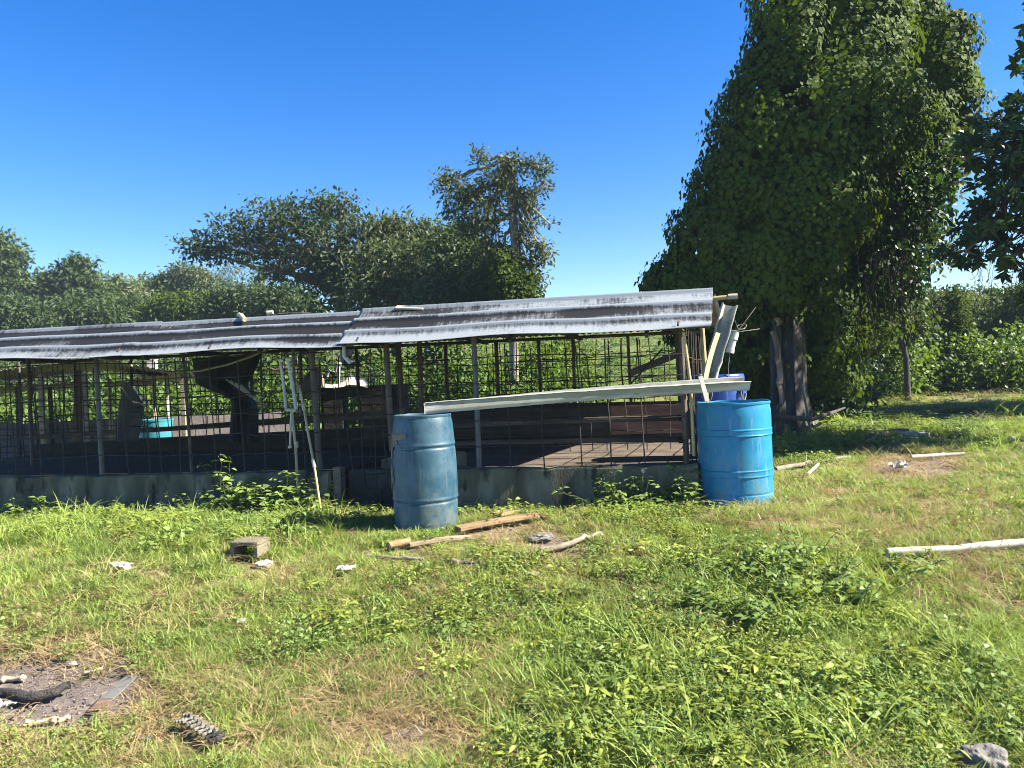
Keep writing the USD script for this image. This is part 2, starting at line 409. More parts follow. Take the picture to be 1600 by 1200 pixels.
plain('rusty_steel', (.075, .078, .070), (.125, .125, .112), 7, .6, .2, c3=(.13, .09, .06), scale3=5, amount3=.36)
plain('rust_plate', (0.105, 0.06375, 0.04125), (0.1725, 0.1125, 0.075), 9, .8, .3)
plain('rock', (0.09248, 0.08704, 0.07888), (0.1523, 0.1442, 0.1306), 8, .92, .8, c3=(0.1958, 0.185, 0.1686), scale3=20, amount3=.4)
plain('pebble', (0.098, 0.0805, 0.07), (0.224, 0.1855, 0.154), 30, .9, .3)
plain('wire', (.10, .09, .08), (.18, .16, .13), 10, .6)
plain('rope', (0.21, 0.21, 0.165), (0.26, 0.26, 0.21), 20, .7)
plain('turquoise_plastic', (0.027, 0.1485, 0.189), (0.045, 0.189, 0.234), 4, .4, .05)
plain('pink_sheet', (0.312, 0.204, 0.168), (0.396, 0.3, 0.264), 4, .8, .2)
plain('far_block', (0.1178, 0.1023, 0.0992), (0.1674, 0.1488, 0.1426), 3, .9, .3, c3=(0.124, 0.1054, 0.0992), scale3=7, amount3=.45)
plain('bird', (.02, .02, .02), (.04, .04, .04), 9, .7)


def plastic(name, base, faded, stain, z0, z1, amount, rough=.38):
    """Blow-moulded barrel plastic: sun-bleached upwards, scuffed, with dry mud low down."""
    mat(name, {
        't': ('texture_coordinate', {}), 'sx': ('separate_xyz', {}),
        'n': ('noise_texture', dict(scale=4.5, detail=7.0, roughness=.68)),
        'ms': ('mapping', dict(mapping_type='point', scale=(9, 9, 1.2))),
        'ns': ('noise_texture', dict(scale=3.0, detail=5.0, roughness=.6)),
        'nf': ('noise_texture', dict(scale=60.0, detail=4.0)),
        'r1': ('map_range', dict(range_type='smoothstep', from_min=.38, from_max=.66, clamp=True)),
        'm1': ('mix_color', dict(a=base, b=faded)),
        'zr': ('map_range', dict(range_type='smoothstep', from_min=z1, from_max=z0, clamp=True)),
        'r2': ('map_range', dict(range_type='smoothstep', from_min=.46, from_max=.64, clamp=True)),
        'mm': ('math', dict(math_type='multiply')), 'm3': ('math', dict(math_type='multiply', value2=amount)),
        'm2': ('mix_color', dict(b=stain)),
        'rs': ('map_range', dict(range_type='smoothstep', from_min=.56, from_max=.66, clamp=True)), 'sf': ('math', dict(math_type='multiply', value2=.55)),
        'm4': ('mix_color', dict(b=tuple(.6 * c + .4 * max(faded) * .9 for c in faded))),
        'rr': ('math', dict(math_type='multiply_add', value2=.25, value3=rough - .1)),
        'b': ('bump', dict(strength=.12, distance=.01)),
        'p': ('principled_bsdf', dict(specular_ior_level=.4))},
        [('t.object', 'n.vector'), ('t.object', 'sx.vector'), ('t.object', 'ms.vector'), ('ms.vector', 'ns.vector'), ('t.object', 'nf.vector'),
         ('n.fac', 'r1.value'), ('r1.result', 'm1.fac'), ('sx.z', 'zr.value'), ('n.fac', 'r2.value'), ('zr.result', 'mm.value1'), ('r2.result', 'mm.value2'),
         ('mm.value', 'm3.value1'), ('m3.value', 'm2.fac'), ('m4.result', 'm2.a'), ('ns.fac', 'rs.value'), ('rs.result', 'sf.value1'), ('sf.value', 'm4.fac'), ('m1.result', 'm4.a'),
         ('m2.result', 'p.base_color'), ('n.fac', 'rr.value1'), ('rr.value', 'p.roughness'), ('nf.fac', 'b.height'), ('b.normal', 'p.normal')], 'p.BSDF')


plastic('barrel_faded', (.013, .048, .076), (.034, .078, .110), (.12, .12, .085), .05, .50, .55, .42)
plastic('barrel_bright', (.005, .135, .27), (.012, .175, .31), (.11, .14, .10), .0, .62, .6, .36)
plastic('barrel_deep', (.008, .035, .19), (.02, .065, .26), (.2, .2, .2), .0, .3, .3, .36)

# weathered corrugated steel: pale metal, black mould in streaks that run down the slope (along the sheet's y)
mat('roof_metal', {
    't': ('texture_coordinate', {}),
    'm1': ('mapping', dict(mapping_type='point', scale=(14, 1.6, 1.6))),
    'm2': ('mapping', dict(mapping_type='point', scale=(.8, 1.5, 1.5))),
    'n1': ('noise_texture', dict(scale=3.0, detail=7.0, roughness=.7)),
    'n2': ('noise_texture', dict(scale=1.6, detail=5.0, roughness=.6)),
    'n3': ('noise_texture', dict(scale=45.0, detail=4.0, roughness=.7)),
    'mould': ('attribute', dict(attribute='mould')),
    'w': ('math', dict(math_type='multiply_add', value2=.55)), 'w2': ('math', dict(math_type='multiply_add', value2=.35)),
    'w3': ('math', dict(math_type='multiply_add', value2=.62)),
    'r': ('map_range', dict(range_type='smoothstep', from_min=1.00, from_max=1.34, clamp=True)),
    'base': ('mix_color', dict(a=(.19, .215, .24), b=(.29, .31, .32))),
    'mx': ('mix_color', dict(b=(.016, .016, .015))),
    'p': ('principled_bsdf', dict(roughness=.48, metallic=.25, specular_ior_level=.4)),
    'b': ('bump', dict(strength=.12, distance=.01))},
    [('t.object', 'm1.vector'), ('t.object', 'm2.vector'), ('m1.vector', 'n1.vector'), ('m2.vector', 'n2.vector'), ('t.object', 'n3.vector'),
     ('n1.fac', 'w.value1'), ('n3.fac', 'w2.value1'), ('w2.value', 'w.value3'), ('mould.fac', 'w3.value1'), ('w.value', 'w3.value3'), ('n2.fac', 'w2.value3'),
     ('w3.value', 'r.value'), ('r.result', 'mx.fac'), ('n2.fac', 'base.fac'), ('base.result', 'mx.a'), ('mx.result', 'p.base_color'), ('n3.fac', 'b.height'), ('b.normal', 'p.normal')], 'p.BSDF')
plain('old_roof', (0.18, 0.162, 0.162), (0.264, 0.246, 0.24), 3, .75, .2, c3=(0.096, 0.066, 0.054), scale3=6, amount3=.42)

# ------------------------------------------------------------------ ground
BARE = [(55, 1085, 165, 72, 1.0), (180, 1075, 65, 62, .8), (640, 1150, 120, 40, .60), (590, 1165, 30, 18, .8), (670, 1140, 40, 14, .8), (430, 850, 60, 14, .35), (800, 850, 120, 22, .5), (600, 900, 90, 18, .35), (1420, 730, 90, 22, .6)]
DRY = [(300, 1110, 190, 75, .55), (650, 1120, 210, 90, .6), (1340, 800, 250, 55, .72), (1540, 900, 180, 65, .75), (330, 920, 150, 40, .3), (800, 850, 170, 35, .4), (1420, 735, 130, 45, .45), (1480, 618, 70, 8, .35), (60, 1000, 200, 60, .3), (90, 1175, 260, 45, .75), (240, 1110, 90, 60, .6), (420, 890, 80, 25, .5)]
LUSH = [(1250, 925, 190, 75, 1.0), (1130, 1120, 380, 110, .8), (200, 835, 420, 40, .7), (1540, 1080, 160, 140, .7), (1290, 680, 110, 60, .8), (1500, 690, 160, 35, .4), (430, 800, 110, 40, .8), (980, 1020, 200, 70, .35)]


def field(blobs, p):
    px, py = proj(p)
    out = np.zeros(len(p))
    wob = (fbm(np.c_[p[:, :2] * 1.7, np.full(len(p), 3.0)] + 40, 4, 5) - .5)
    for x, y, a, b, w in blobs:
        r = np.hypot((px - x) / a, (py - y) / b) + wob * 1.1
        out = np.maximum(out, w * (1 - ss(.55, 1.15, r)))
    return out


def axis(lo, hi, step, far, grow):
    a = list(np.arange(lo, hi + 1e-6, step))
    s, e = step, a[-1]
    while e < far[1]:
        s *= grow; e += s; a.append(e)
    s, e = step, a[0]
    while e > far[0]:
        s *= grow; e -= s; a.insert(0, e)
    return np.array(a)


gx, gy = axis(-7.5, 9.5, .07, (-260, 260), 1.12), axis(1.4, 13.0, .07, (-120, 330), 1.10)
X, Y = np.meshgrid(gx, gy, indexing='ij')
pts = np.stack([X.ravel(), Y.ravel(), gz(X, Y).ravel()], 1)
near = (pts[:, 1] > 1.3) & (pts[:, 1] < 30) & (np.abs(pts[:, 0]) < 25)
pts[near, 2] += (fbm(np.c_[pts[near, :2] * 2.2, np.zeros(near.sum())] + 50, 4, 2) - .5) * .05 * ss(30, 15, pts[near, 1])
bare, dry = np.zeros(len(pts)), np.full(len(pts), -.08)
vis = (pts[:, 1] > 1.3) & (pts[:, 1] < 28)
bare[vis] = field(BARE, pts[vis])
dry[vis] += field(DRY, pts[vis]) - .15 * field(LUSH, pts[vis])
pts[:, 2] -= .02 * bare
nx, ny = X.shape
idx = np.arange(nx * ny).reshape(nx, ny)
quads = np.stack([idx[:-1, :-1], idx[1:, :-1], idx[1:, 1:], idx[:-1, 1:]], -1).reshape(-1, 4)
gm = usdkit.mesh(stage, '/World/ground', (pts, quads), '/World/Looks/ground', True)
for nm, val in (('bare', bare), ('dry', dry)):
    UsdGeom.PrimvarsAPI(gm).CreatePrimvar(nm, T.FloatArray, 'vertex').Set(Vt.FloatArray.FromNumpy(val.astype(np.float32)))
tag(gm, kind='structure')
from scipy.interpolate import RegularGridInterpolator
_gi = RegularGridInterpolator((gx, gy), pts[:, 2].reshape(nx, ny), bounds_error=False, fill_value=0)


def gz_true(x, y):
    return _gi(np.stack([np.asarray(x, float), np.asarray(y, float)], -1))


def on(px, py, lift=0.0):
    """The ground point under a photo pixel, on the uneven sheet."""
    p = G(px, py)
    p[2] = float(gz_true(p[0], p[1])) + lift
    return p


# ------------------------------------------------------------------ the long animal pen
A = math.radians(-9.35)
PC = P(1074, 727, 6.6); PC[2] = 0.0
ex, ey = np.array([math.cos(A), math.sin(A), 0]), np.array([-math.sin(A), math.cos(A), 0])
SKEW = .14


def W(x, y, z):
    """Pen coordinates (along the front, back into it, up) to the world."""
    return PC + ex * (x + SKEW * y) + ey * y + np.array([0, 0, z])


def F(px, py, off=0.0):
    """Where a photo pixel's ray meets the pen's front plane (or the plane off metres behind): (x, z)."""
    r = ray(px, py)
    t = ((PC + ey * off - EYE) @ ey) / (r @ ey)
    p = EYE + r * t
    return float((p - PC) @ ex) - SKEW * off, float(p[2])


pen = Thing('animal_pen', 'long low animal pen with concrete plinth, rusty bar grid and old corrugated metal roof', 'animal pen', PC, (0, 0, A))


def PW(g_pts):
    return g_pts


rng = np.random.default_rng(11)
XL = F(0, 745)[0] - 2.4
ZT = F(1074, 727)[1]                      # top of the plinth at the right
ZTL = F(0, 747)[1]
xo0, xo1 = F(512, 740)[0], F(617, 735)[0]  # the gateway in the front


def ztop(x):
    return ZT + (ZTL - ZT) * x / F(0, 747)[0]


def wall_piece(x0, x1, y0, y1, zb, n=30):
    """A slightly uneven plastered wall with a rough top edge, pen coordinates."""
    g = Geo()
    xs = np.linspace(x0, x1, n)
    prof = []
    for k, x in enumerate(xs):
        top = ztop(x) + rng.normal(0, .006)
        b = rng.normal(0, .003)
        prof.append([W(x, y0 + b, zb), W(x, y0 + b, top - .02), W(x, y0 + .015 + b, top), W(x, y1, top), W(x, y1, zb)])
    return g._loft(np.array(prof).reshape(-1, 3), 5, n)


obj('front_wall', wall_piece(XL, xo0, 0, .16, .15, 50), 'concrete', pen, smooth=40)
obj('front_wall', wall_piece(xo1, .09, 0, .16, .15, 30), 'concrete', pen, smooth=40)
# side wall and floor slab
g = Geo(); xs = np.linspace(.17, 2.7, 12)
g._loft(np.array([[W(-.06, y, .15), W(-.06, y, ZT - .004), W(.085, y, ZT - .004), W(.09, y, .15)] for y in xs]).reshape(-1, 3), 4, 12)
obj('side_wall', g, 'concrete', pen)
DEPTH = 2.75
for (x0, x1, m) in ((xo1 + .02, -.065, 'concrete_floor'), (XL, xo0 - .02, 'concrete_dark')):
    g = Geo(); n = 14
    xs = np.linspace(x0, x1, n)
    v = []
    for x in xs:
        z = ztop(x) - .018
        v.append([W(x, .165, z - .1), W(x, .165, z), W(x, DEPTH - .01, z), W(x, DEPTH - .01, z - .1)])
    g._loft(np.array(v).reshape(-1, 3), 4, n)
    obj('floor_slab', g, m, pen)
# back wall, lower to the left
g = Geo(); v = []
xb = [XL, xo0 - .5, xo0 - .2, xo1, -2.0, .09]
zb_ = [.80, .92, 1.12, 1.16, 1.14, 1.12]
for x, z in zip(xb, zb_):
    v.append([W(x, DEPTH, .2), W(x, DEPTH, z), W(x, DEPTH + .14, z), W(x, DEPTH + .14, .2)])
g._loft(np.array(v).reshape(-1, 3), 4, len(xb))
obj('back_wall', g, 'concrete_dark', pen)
# blocks of the low sloping wall in the gateway
bl, bh = .34, .19
for r in range(4):
    for k in range(4):
        x0 = xo0 + .02 + k * bl - (r % 2) * bl / 2
        a, b = max(x0, xo0 + .02), min(x0 + bl - .012, xo1 + .25)
        z0 = .28 + r * bh
        if b - a < .05:
            continue
        def zt(x):
            return ztop(x) - .02 + .16 * (x - xo0) / (xo1 - xo0)
        ta, tb = min(z0 + bh - .012, zt(a)), min(z0 + bh - .012, zt(b))
        if ta < z0 + .02:
            continue
        off = .34 + rng.normal(0, .004)
        c = [W(x, y, z) for y in (off, off + .14) for x, z in ((a, z0), (b, z0), (b, tb), (a, ta))]
        g = Geo().add(c, [[0, 1, 2, 3], [5, 4, 7, 6], [4, 0, 3, 7], [1, 5, 6, 2], [3, 2, 6, 7], [4, 5, 1, 0]])
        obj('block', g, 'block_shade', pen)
g = Geo(); g.add([W(x, y, z) for y in (.37, .46) for x, z in ((xo0 + .01, .25), (xo1 + .26, .25), (xo1 + .26, ztop(xo1) + .1), (xo0 + .01, ztop(xo0) - .06))],
                 [[0, 1, 2, 3], [5, 4, 7, 6], [4, 0, 3, 7], [1, 5, 6, 2], [3, 2, 6, 7], [4, 5, 1, 0]])
obj('mortar_bed', g, 'concrete_dark', pen)
g = Geo(); g.box(W(xo0 + .055, .10, .44), (.075, .11, ztop(xo0) + .05 - .18), R=np.stack([ex, ey, [0, 0, 1]], 1))
obj('gate_pier', g, 'block_grey', pen)

# posts: (pixel at the top, pixel at the foot, y of the foot, off, radius, material)
ZE = F(1080, 519, -.12)[1]
def post(pxt, pyt, pxb, pyb, off=.08, r=.022, m='rust_pipe', square=False):
    xt, zt_ = F(pxt, pyt, off); xb_, zb2 = F(pxb, pyb, off)
    g = Geo()
    if square:
        g.beam(W(xb_, off, zb2), W(xt, off, zt_), r * 2, r * 2, up=ex)
    else:
        g.tube([W(xb_, off, zb2), W((xb_ + xt) / 2 + rng.normal(0, .004), off, (zb2 + zt_) / 2), W(xt, off, zt_)], r, 8)
    obj('post', g, m, pen, smooth=40)
for a in [(150, 555, 160, 742, .08, .024, 'grey_pipe'), (486, 538, 500, 738, .08, .030, 'rust_pipe'), (603, 535, 613, 705, .08, .028, 'rust_pipe'),
          (740, 526, 749, 732, .08, .024, 'grey_pipe'), (1063, 516, 1073, 728, .08, .026, 'rust_pipe'), (-60, 560, -52, 750, .08, .024, 'grey_pipe'),
          (286, 550, 300, 742, .11, .016, 'rust_pipe'), (458, 545, 461, 640, .12, .016, 'grey_pipe'), (44, 560, 52, 745, 1.3, .024, 'rust_pipe'),
          (622, 535, 632, 690, 1.2, .03, 'rust_pipe'), (655, 530, 662, 715, 1.2, .028, 'rust_pipe')]:
    post(*a)
# back posts
for px, r in ((30, .02), (118, .02), (205, .02), (395, .024), (470, .02), (560, .02), (700, .022), (778, .026), (845, .022), (897, .022), (985, .020), (1062, .024)):
    x, _ = F(px, 600, DEPTH + .05)
    g = Geo().tube([W(x, DEPTH + .05, .9), W(x + rng.normal(0, .02), DEPTH + .05, 1.97)], r, 7)
    obj('post', g, 'rust_pipe', pen, smooth=40)

# bar grid in the front
def bar(p, q, r=.0065, name='grid_bar', m='rebar', n=4, wob=.010):
    p, q = np.asarray(p), np.asarray(q)
    pts_ = [p + (q - p) * t + (rng.normal(0, wob, 3) if 0 < t < 1 else 0) for t in np.linspace(0, 1, n)]
    return obj(name, Geo().tube(pts_, r, 5), m, pen)
xs = [F(px, 650)[0] for px in (17, 57, 93, 128, 195, 228, 246, 277, 331, 376, 413, 445, 473)]
for x in list(xs) + list(np.arange(xs[0] - .24, XL, -.24)):
    bar(W(x - .02, .02, ZE - .04 + rng.normal(0, .01)), W(x + rng.normal(0, .012), .02, ztop(x) - .01), .0062)
for px in (700, 795, 847, 905, 952, 1002):
    x = F(px, 650)[0]
    bar(W(x - .02, .02, ZE - .02), W(x + rng.normal(0, .01), .02, ztop(x) - .01), .0066)
for k, z in enumerate(np.arange(.185, 1.2, .185)):
    for (x0, x1) in ((XL, -4.4), (-4.4, xo0)):
        bar(W(x0, .03, ztop(x0) + z + rng.normal(0, .01)), W(x1, .03, ztop(x1) + z + rng.normal(0, .01)), .0055, n=9, wob=.014)
for z in (.19, .40, .58, .76, .94):
    bar(W(xo1, .035, ztop(0) + z), W(-.01, .035, ztop(0) + z + .02), .0045, n=8, wob=.012)
# the gate mesh in the gateway, down to the ground
for px in (524, 541, 560, 578, 596):
    x = F(px, 650, .02)[0]
    bar(W(x, .045, ZE - .35 if px in (524, 596) else ztop(x) + .62), W(x + .03, .045, .40), .0055, 'gate_bar')
for z in (.42, .50, .62, .80, .98, 1.17, 1.34):
    bar(W(xo0 + .03, .055, z), W(xo1 - .02, .055, z + .02), .0055, 'gate_bar', n=5)
# side mesh of the right end and the leaf that stands ajar
for y in np.arange(.25, 2.7, .27):
    bar(W(.01, y, ZE + .05), W(.01, y, ZT), .006)
for z in np.arange(.85, 1.75, .19):
    bar(W(.012, .1, z), W(.012, 2.7, z + rng.normal(0, .01)), .005, n=6)
for k, px in enumerate((1076, 1081, 1087, 1093)):
    x, _ = F(px, 650, .2 + k * .12)
    bar(W(x, .2 + k * .12, 1.70 - .1 * (k % 2)), W(x + .02, .2 + k * .12, .58), .007, 'gate_bar')
# the partition grid in the middle of the pen
for x in np.arange(XL, -.3, .20):
    if xo0 - .1 < x < xo1 + .2: continue
    bar(W(x + rng.normal(0, .03), 1.42, 1.78 + rng.normal(0, .05)), W(x + rng.normal(0, .03), 1.42, ZT), .0055, 'partition_bar', wob=.012)
for z in (.86, 1.05, 1.24, 1.43, 1.66):
    for x0, x1 in ((XL, -6.2), (-6.2, xo0 - .1), (xo1 + .2, -.2)):
        bar(W(x0, 1.43, z + rng.normal(0, .03)), W(x1, 1.43, z + rng.normal(0, .03)), .005, 'partition_bar', n=7, wob=.016)
# back mesh above the low wall
for x in np.arange(XL, .1, .17):
    bar(W(x + rng.normal(0, .02), DEPTH + .02, 1.92), W(x + rng.normal(0, .02), DEPTH + .02, .95), .006)
for z in (1.20, 1.30, 1.44, 1.58, 1.74):
    for x0, x1 in ((XL, -6), (-6, -3.2), (-3.2, 0)):
        bar(W(x0, DEPTH + .03, z + rng.normal(0, .02)), W(x1, DEPTH + .03, z + rng.normal(0, .02)), .006, n=6, wob=.01)
for x0, x1, z in ((xo1 - .2, .08, 1.19), (xo1, .08, 1.26)):
    g = Geo().beam(W(x0, DEPTH - .1, z), W(x1, DEPTH - .1, z + .05), .04, .045)
    obj('rail', g, 'old_timber', pen)
for x0, x1, z in ((XL, -3.6, .97), (XL + 2, -3.7, 1.02)):
    obj('rail', Geo().beam(W(x0, DEPTH - .2, z - .05), W(x1, DEPTH - .2, z + .1), .05, .06), 'old_timber', pen)
# mid rails inside the right bay, logs with knobbed ends
for py0, py1, off in ((664, 653, .9), (692, 687, .9)):
    x0, z0 = F(690, py0 + 2, off); x1, z1 = F(1060, py1, off)
    g = Geo().beam(W(x0, off, z0), W(x1, off, z1), .05, .052, n=4, bend=(0, 0, .012)); obj('rail', g, 'old_timber', pen)
    obj('rail_end', Geo().tube([W(x1 + .001, off, z1), W(x1 + .05, off, z1)], .036, 10), 'rebar', pen, smooth=40)
x0, z0 = F(955, 662, DEPTH - .25); x1, _ = F(1068, 660, DEPTH - .25)
g = Geo().box((W(x0, DEPTH - .25, 0) + W(x1, DEPTH - .25, 0)) / 2 + np.array([0, 0, .93]), (abs(x1 - x0), .03, .34), R=np.stack([ex, ey, [0, 0, 1]], 1))
obj('back_board', g, 'red_board', pen)
for z, (a, b) in ((.83, (-4.2, -.9)), (1.02, (-4.2, -.9))):
    g = Geo().box((W(a, DEPTH - .2, 0) + W(b, DEPTH - .2, 0)) / 2 + np.array([0, 0, z]), (abs(b - a), .025, .165), R=np.stack([ex, ey, [0, 0, 1]], 1))
    obj('back_board', g, 'dark_board', pen)
for zc, (p0, p1) in ((0, ((985, 583), (1062, 552))),):
    a, za = F(*p0, 1.7); b, zb2 = F(*p1, 1.7)
    obj('brace', Geo().beam(W(a, 1.7, za), W(b, 1.7, zb2), .03, .075), 'old_timber', pen)
a, za = F(985, 600, 1.5); b, zb2 = F(1035, 545, 1.5)
obj('brace', Geo().tube([W(a, 1.5, za), W(b, 1.5, zb2)], .011, 6), 'rebar', pen)

# the roof: sheets with lengthwise ribs, steep at the front, falling gently to the back
def roof_line(px, py, off):
    return F(px, py, off)
FRONT = -.20; RIDGE = .34
corner_e = F(1112, 519, FRONT); corner_r = F(1117, 457, RIDGE)
left_e = F(0, 567, FRONT); left_r = F(0, 521, RIDGE)
mid_e = F(535, 543, FRONT); mid_r = F(535, 491, RIDGE)


def interp3(x, a, b, c):
    return np.interp(x, [a[0], b[0], c[0]], [a[1], b[1], c[1]]) + (np.where(x < a[0], (x - a[0]) * (b[1] - a[1]) / (b[0] - a[0]), 0))


def eave(x): return interp3(x, left_e, mid_e, corner_e)
def ridge(x): return interp3(x, left_r, mid_r, corner_r)


def roof_sheet(x0, x1, lift, end_drop, seed):
    """One ribbed sheet of the front slope. Its mould value is high in the hollow below each rib."""
    r_ = np.random.default_rng(seed)
    n, m = 46, 45
    s = np.linspace(0, 1, m)                        # 0 at the ridge, 1 at the eave
    xs_ = np.linspace(x0, x1, n)
    grid, mould = np.zeros((n, m, 3)), np.zeros((n, m))
    # broad flat pans between round ribs
    ribs = np.array([.0, .33, .66, .985])
    prof = np.zeros(m); md = np.zeros(m)
    for rb in ribs:
        prof += .034 * np.exp(-((s - rb) / .040) ** 2)
        dd = s - rb
        md = np.maximum(md, np.where(dd > 0, np.exp(-((dd - .13) / .075) ** 2), 0))
    prof -= .010
    for i, x in enumerate(xs_):
        zr_, ze_ = float(ridge(x)), float(eave(x))
        wav = .012 * math.sin(x * 1.9 + seed) + .008 * math.sin(x * 4.3 + seed * 2)
        y = RIDGE + (FRONT - RIDGE) * s
        z = zr_ + (ze_ - zr_) * (s ** 1.08) + lift
        nrm = unit([0, -(zr_ - ze_), (RIDGE - FRONT)])
        ed = 0
        y = y + nrm[1] * prof + wav * .5 * s
        z = z + nrm[2] * prof + wav * s
        if end_drop and i > n - 7:
            t = (i - (n - 7)) / 6
            z = z + .035 * t * np.exp(-((s - .93) / .1) ** 2); y = y - .03 * t * np.exp(-((s - .93) / .1) ** 2)
        tear = .012 * (fbm(np.array([[x * 9, seed, 1.0]]) + 30, 3, 1)[0] - .5)
        for j in range(m):
            grid[i, j] = W(x, y[j] + (tear if j == m - 1 else 0), z[j])
        band = np.interp(s, [0, .04, .07, .26, .315, .35, .375, .56, .64, .68, .71, .82, 1.0], [.1, .1, .72, .60, .10, .08, .84, .58, .12, .05, .62, .28, .0] if seed < 4 else [.05, .05, .42, .26, .05, .05, .80, .38, .05, .0, .42, .06, .0])
        mould[i] = band * 1.05 + .10 * math.sin(x * .9 + seed) * (s < .7)
    g = Geo().sheet(grid, .0035)
    v, f = g.arrays()
    v = (v - pen.loc) @ pen.R
    me = usdkit.mesh(stage, numbered(pen.path, 'roof_sheet'), (v, f), '/World/Looks/roof_metal', True)
    UsdGeom.PrimvarsAPI(me).CreatePrimvar('mould', T.FloatArray, 'vertex').Set(Vt.FloatArray.FromNumpy(np.tile(mould.ravel(), 2).astype(np.float32)))
    return me


seams = [XL, F(-140, 572)[0], F(192, 560, FRONT)[0], F(535, 543, FRONT)[0], corner_e[0]]
for k in range(len(seams) - 1):
    roof_sheet(seams[k] - (.06 if k else 0), seams[k + 1], .010 * (k % 2) + (.012 if k == 3 else 0), k == 3, k + 1)
# the back slope, ribs running down it
BACKY, BZ = 2.95, 2.00
for k, (x0, x1) in enumerate(((XL, -5.6), (-5.6, -2.9), (-2.9, corner_e[0] + .03))):
    n, m = 140, 5
    grid = np.zeros((n, m, 3))
    for i, x in enumerate(np.linspace(x0, x1 - .012, n)):
        zr_ = float(ridge(x)) - .022
        for j, s in enumerate(np.linspace(0, 1, m)):
            y = RIDGE + .01 + (BACKY - RIDGE) * s
            jag = .06 * (fbm(np.array([[x * 6, 2.0, k]]) + 10, 2, 3)[0] - .5) if j == m - 1 else 0
            grid[i, j] = W(x, y + jag, zr_ + (BZ - zr_) * s + .011 * math.sin(x * 2 * PI / .085) - .004 * (k % 2))
    obj('back_roof_sheet', Geo().sheet(grid, .002), 'old_roof', pen, smooth=True)
# purlins, ridge pipe
for y, dz in ((.28, -.07), (1.3, -.06), (2.6, -.05)):
    p = [W(x, y, (float(ridge(x)) - .03 + (BZ - float(ridge(x))) * max(0, (y - RIDGE)) / (BACKY - RIDGE)) + dz) for x in (XL, -6, -3, -.02)]
    obj('purlin', Geo().tube(p, .02, 8), 'rust_pipe', pen, smooth=40)
x, z = F(1090, 468, .42)
x2, z2 = F(1150, 463, .42)
m_ = obj('ridge_pipe', Geo().pipe([W(x, .42, z - .006), W(x2, .42, z2)], .020), 'bamboo', pen, smooth=40)
sub(m_, pen, 'coupling', Geo().pipe([W(x2 - .07, .42, z2 - .001), W(x2 + .012, .42, z2 + .001)], .0255, .005), 'pvc_old', smooth=40)
for x in np.linspace(XL + .5, -.3, 8):
    obj('rafter', Geo().beam(W(x, .30, float(ridge(x)) - .13), W(x, 2.9, BZ - .06), .035, .05), 'old_timber', pen)
    obj('rafter', Geo().beam(W(x, -.05, float(eave(x)) + .0), W(x, .28, float(ridge(x)) - .10), .03, .04), 'old_timber', pen)
for px, py in ((1060, 507), (738, 528), (560, 531), (188, 548), (330, 543)):
    x, z = F(px, py, FRONT + .06)
    obj('roof_screw', Geo().tube([W(x, FRONT + .02, z - .01), W(x, FRONT + .055, z + .02)], .009, 8), 'rebar', pen)

# ------------------------------------------------------------------ trees
def lobe(px, py, d, rx, ry, rd=None):
    """An ellipsoid of foliage: its centre and its radii in metres."""
    s = d / FPX
    return (*P(px, py, d), rx * s, (rd if rd is not None else (rx + ry) / 2 * s), ry * s)


def limb(p0, p1, r0, r1, rng, n=6, wob=.06, sag=0.0):
    p0, p1 = np.asarray(p0, float), np.asarray(p1, float)
    L = np.linalg.norm(p1 - p0)
    t = np.linspace(0, 1, n)[:, None]
    q = p0 + (p1 - p0) * t + np.array([0, 0, 1]) * sag * L * 4 * t * (1 - t)
    w = rng.normal(0, wob * L, (n, 3)); w[0] = w[-1] = 0
    return q + w * .5, np.linspace(r0, r1, n)


def cloud(lobes, n, rng, shell=.5, rough=.45, seed=0):
    """n points in the outer part of the lobes, with the lobes' outward directions."""
    L = np.asarray(lobes, float)
    vol = (L[:, 3] * L[:, 4] + L[:, 4] * L[:, 5] + L[:, 3] * L[:, 5])
    k = rng.choice(len(L), n, p=vol / vol.sum())
    u = rdir(rng, n)
    f = shell + (1 - shell) * np.sqrt(rng.random(n))
    f = f * (1 + rough * 2 * (fbm(u * 1.8 + k[:, None] * 5.1 + 30 + seed, 3, seed) - .5))
    p = L[k, :3] + u * L[k, 3:6] * f[:, None]
    out = unit(u / L[k, 3:6])
    return p, out, k


def foliage(g, lobes, nclust, per, size, rng, sigma=.22, shell=.45, rough=.5, aspect=.5, droop=.2, fine=False, hang=.25, seed=0, upn=.5):
    c, o, k = cloud(lobes, nclust, rng, shell, rough, seed)
    c2, o2 = np.repeat(c, per, 0), np.repeat(o, per, 0)
    p = c2 + np.clip(rng.normal(0, sigma, c2.shape), -1.5 * sigma, 1.5 * sigma) * np.array([1, 1, .75])
    d = unit(o2 * .5 + rdir(rng, len(p)) * .9 + np.array([0, 0, -hang]))
    n = unit(o2 * .35 + rdir(rng, len(p)) * .7 + np.array([0, 0, upn]))
    L = size * rng.uniform(.6, 1.25, len(p))
    leaf_geo(g, p, d, n, L, L * aspect, droop, fine)
    return c, k


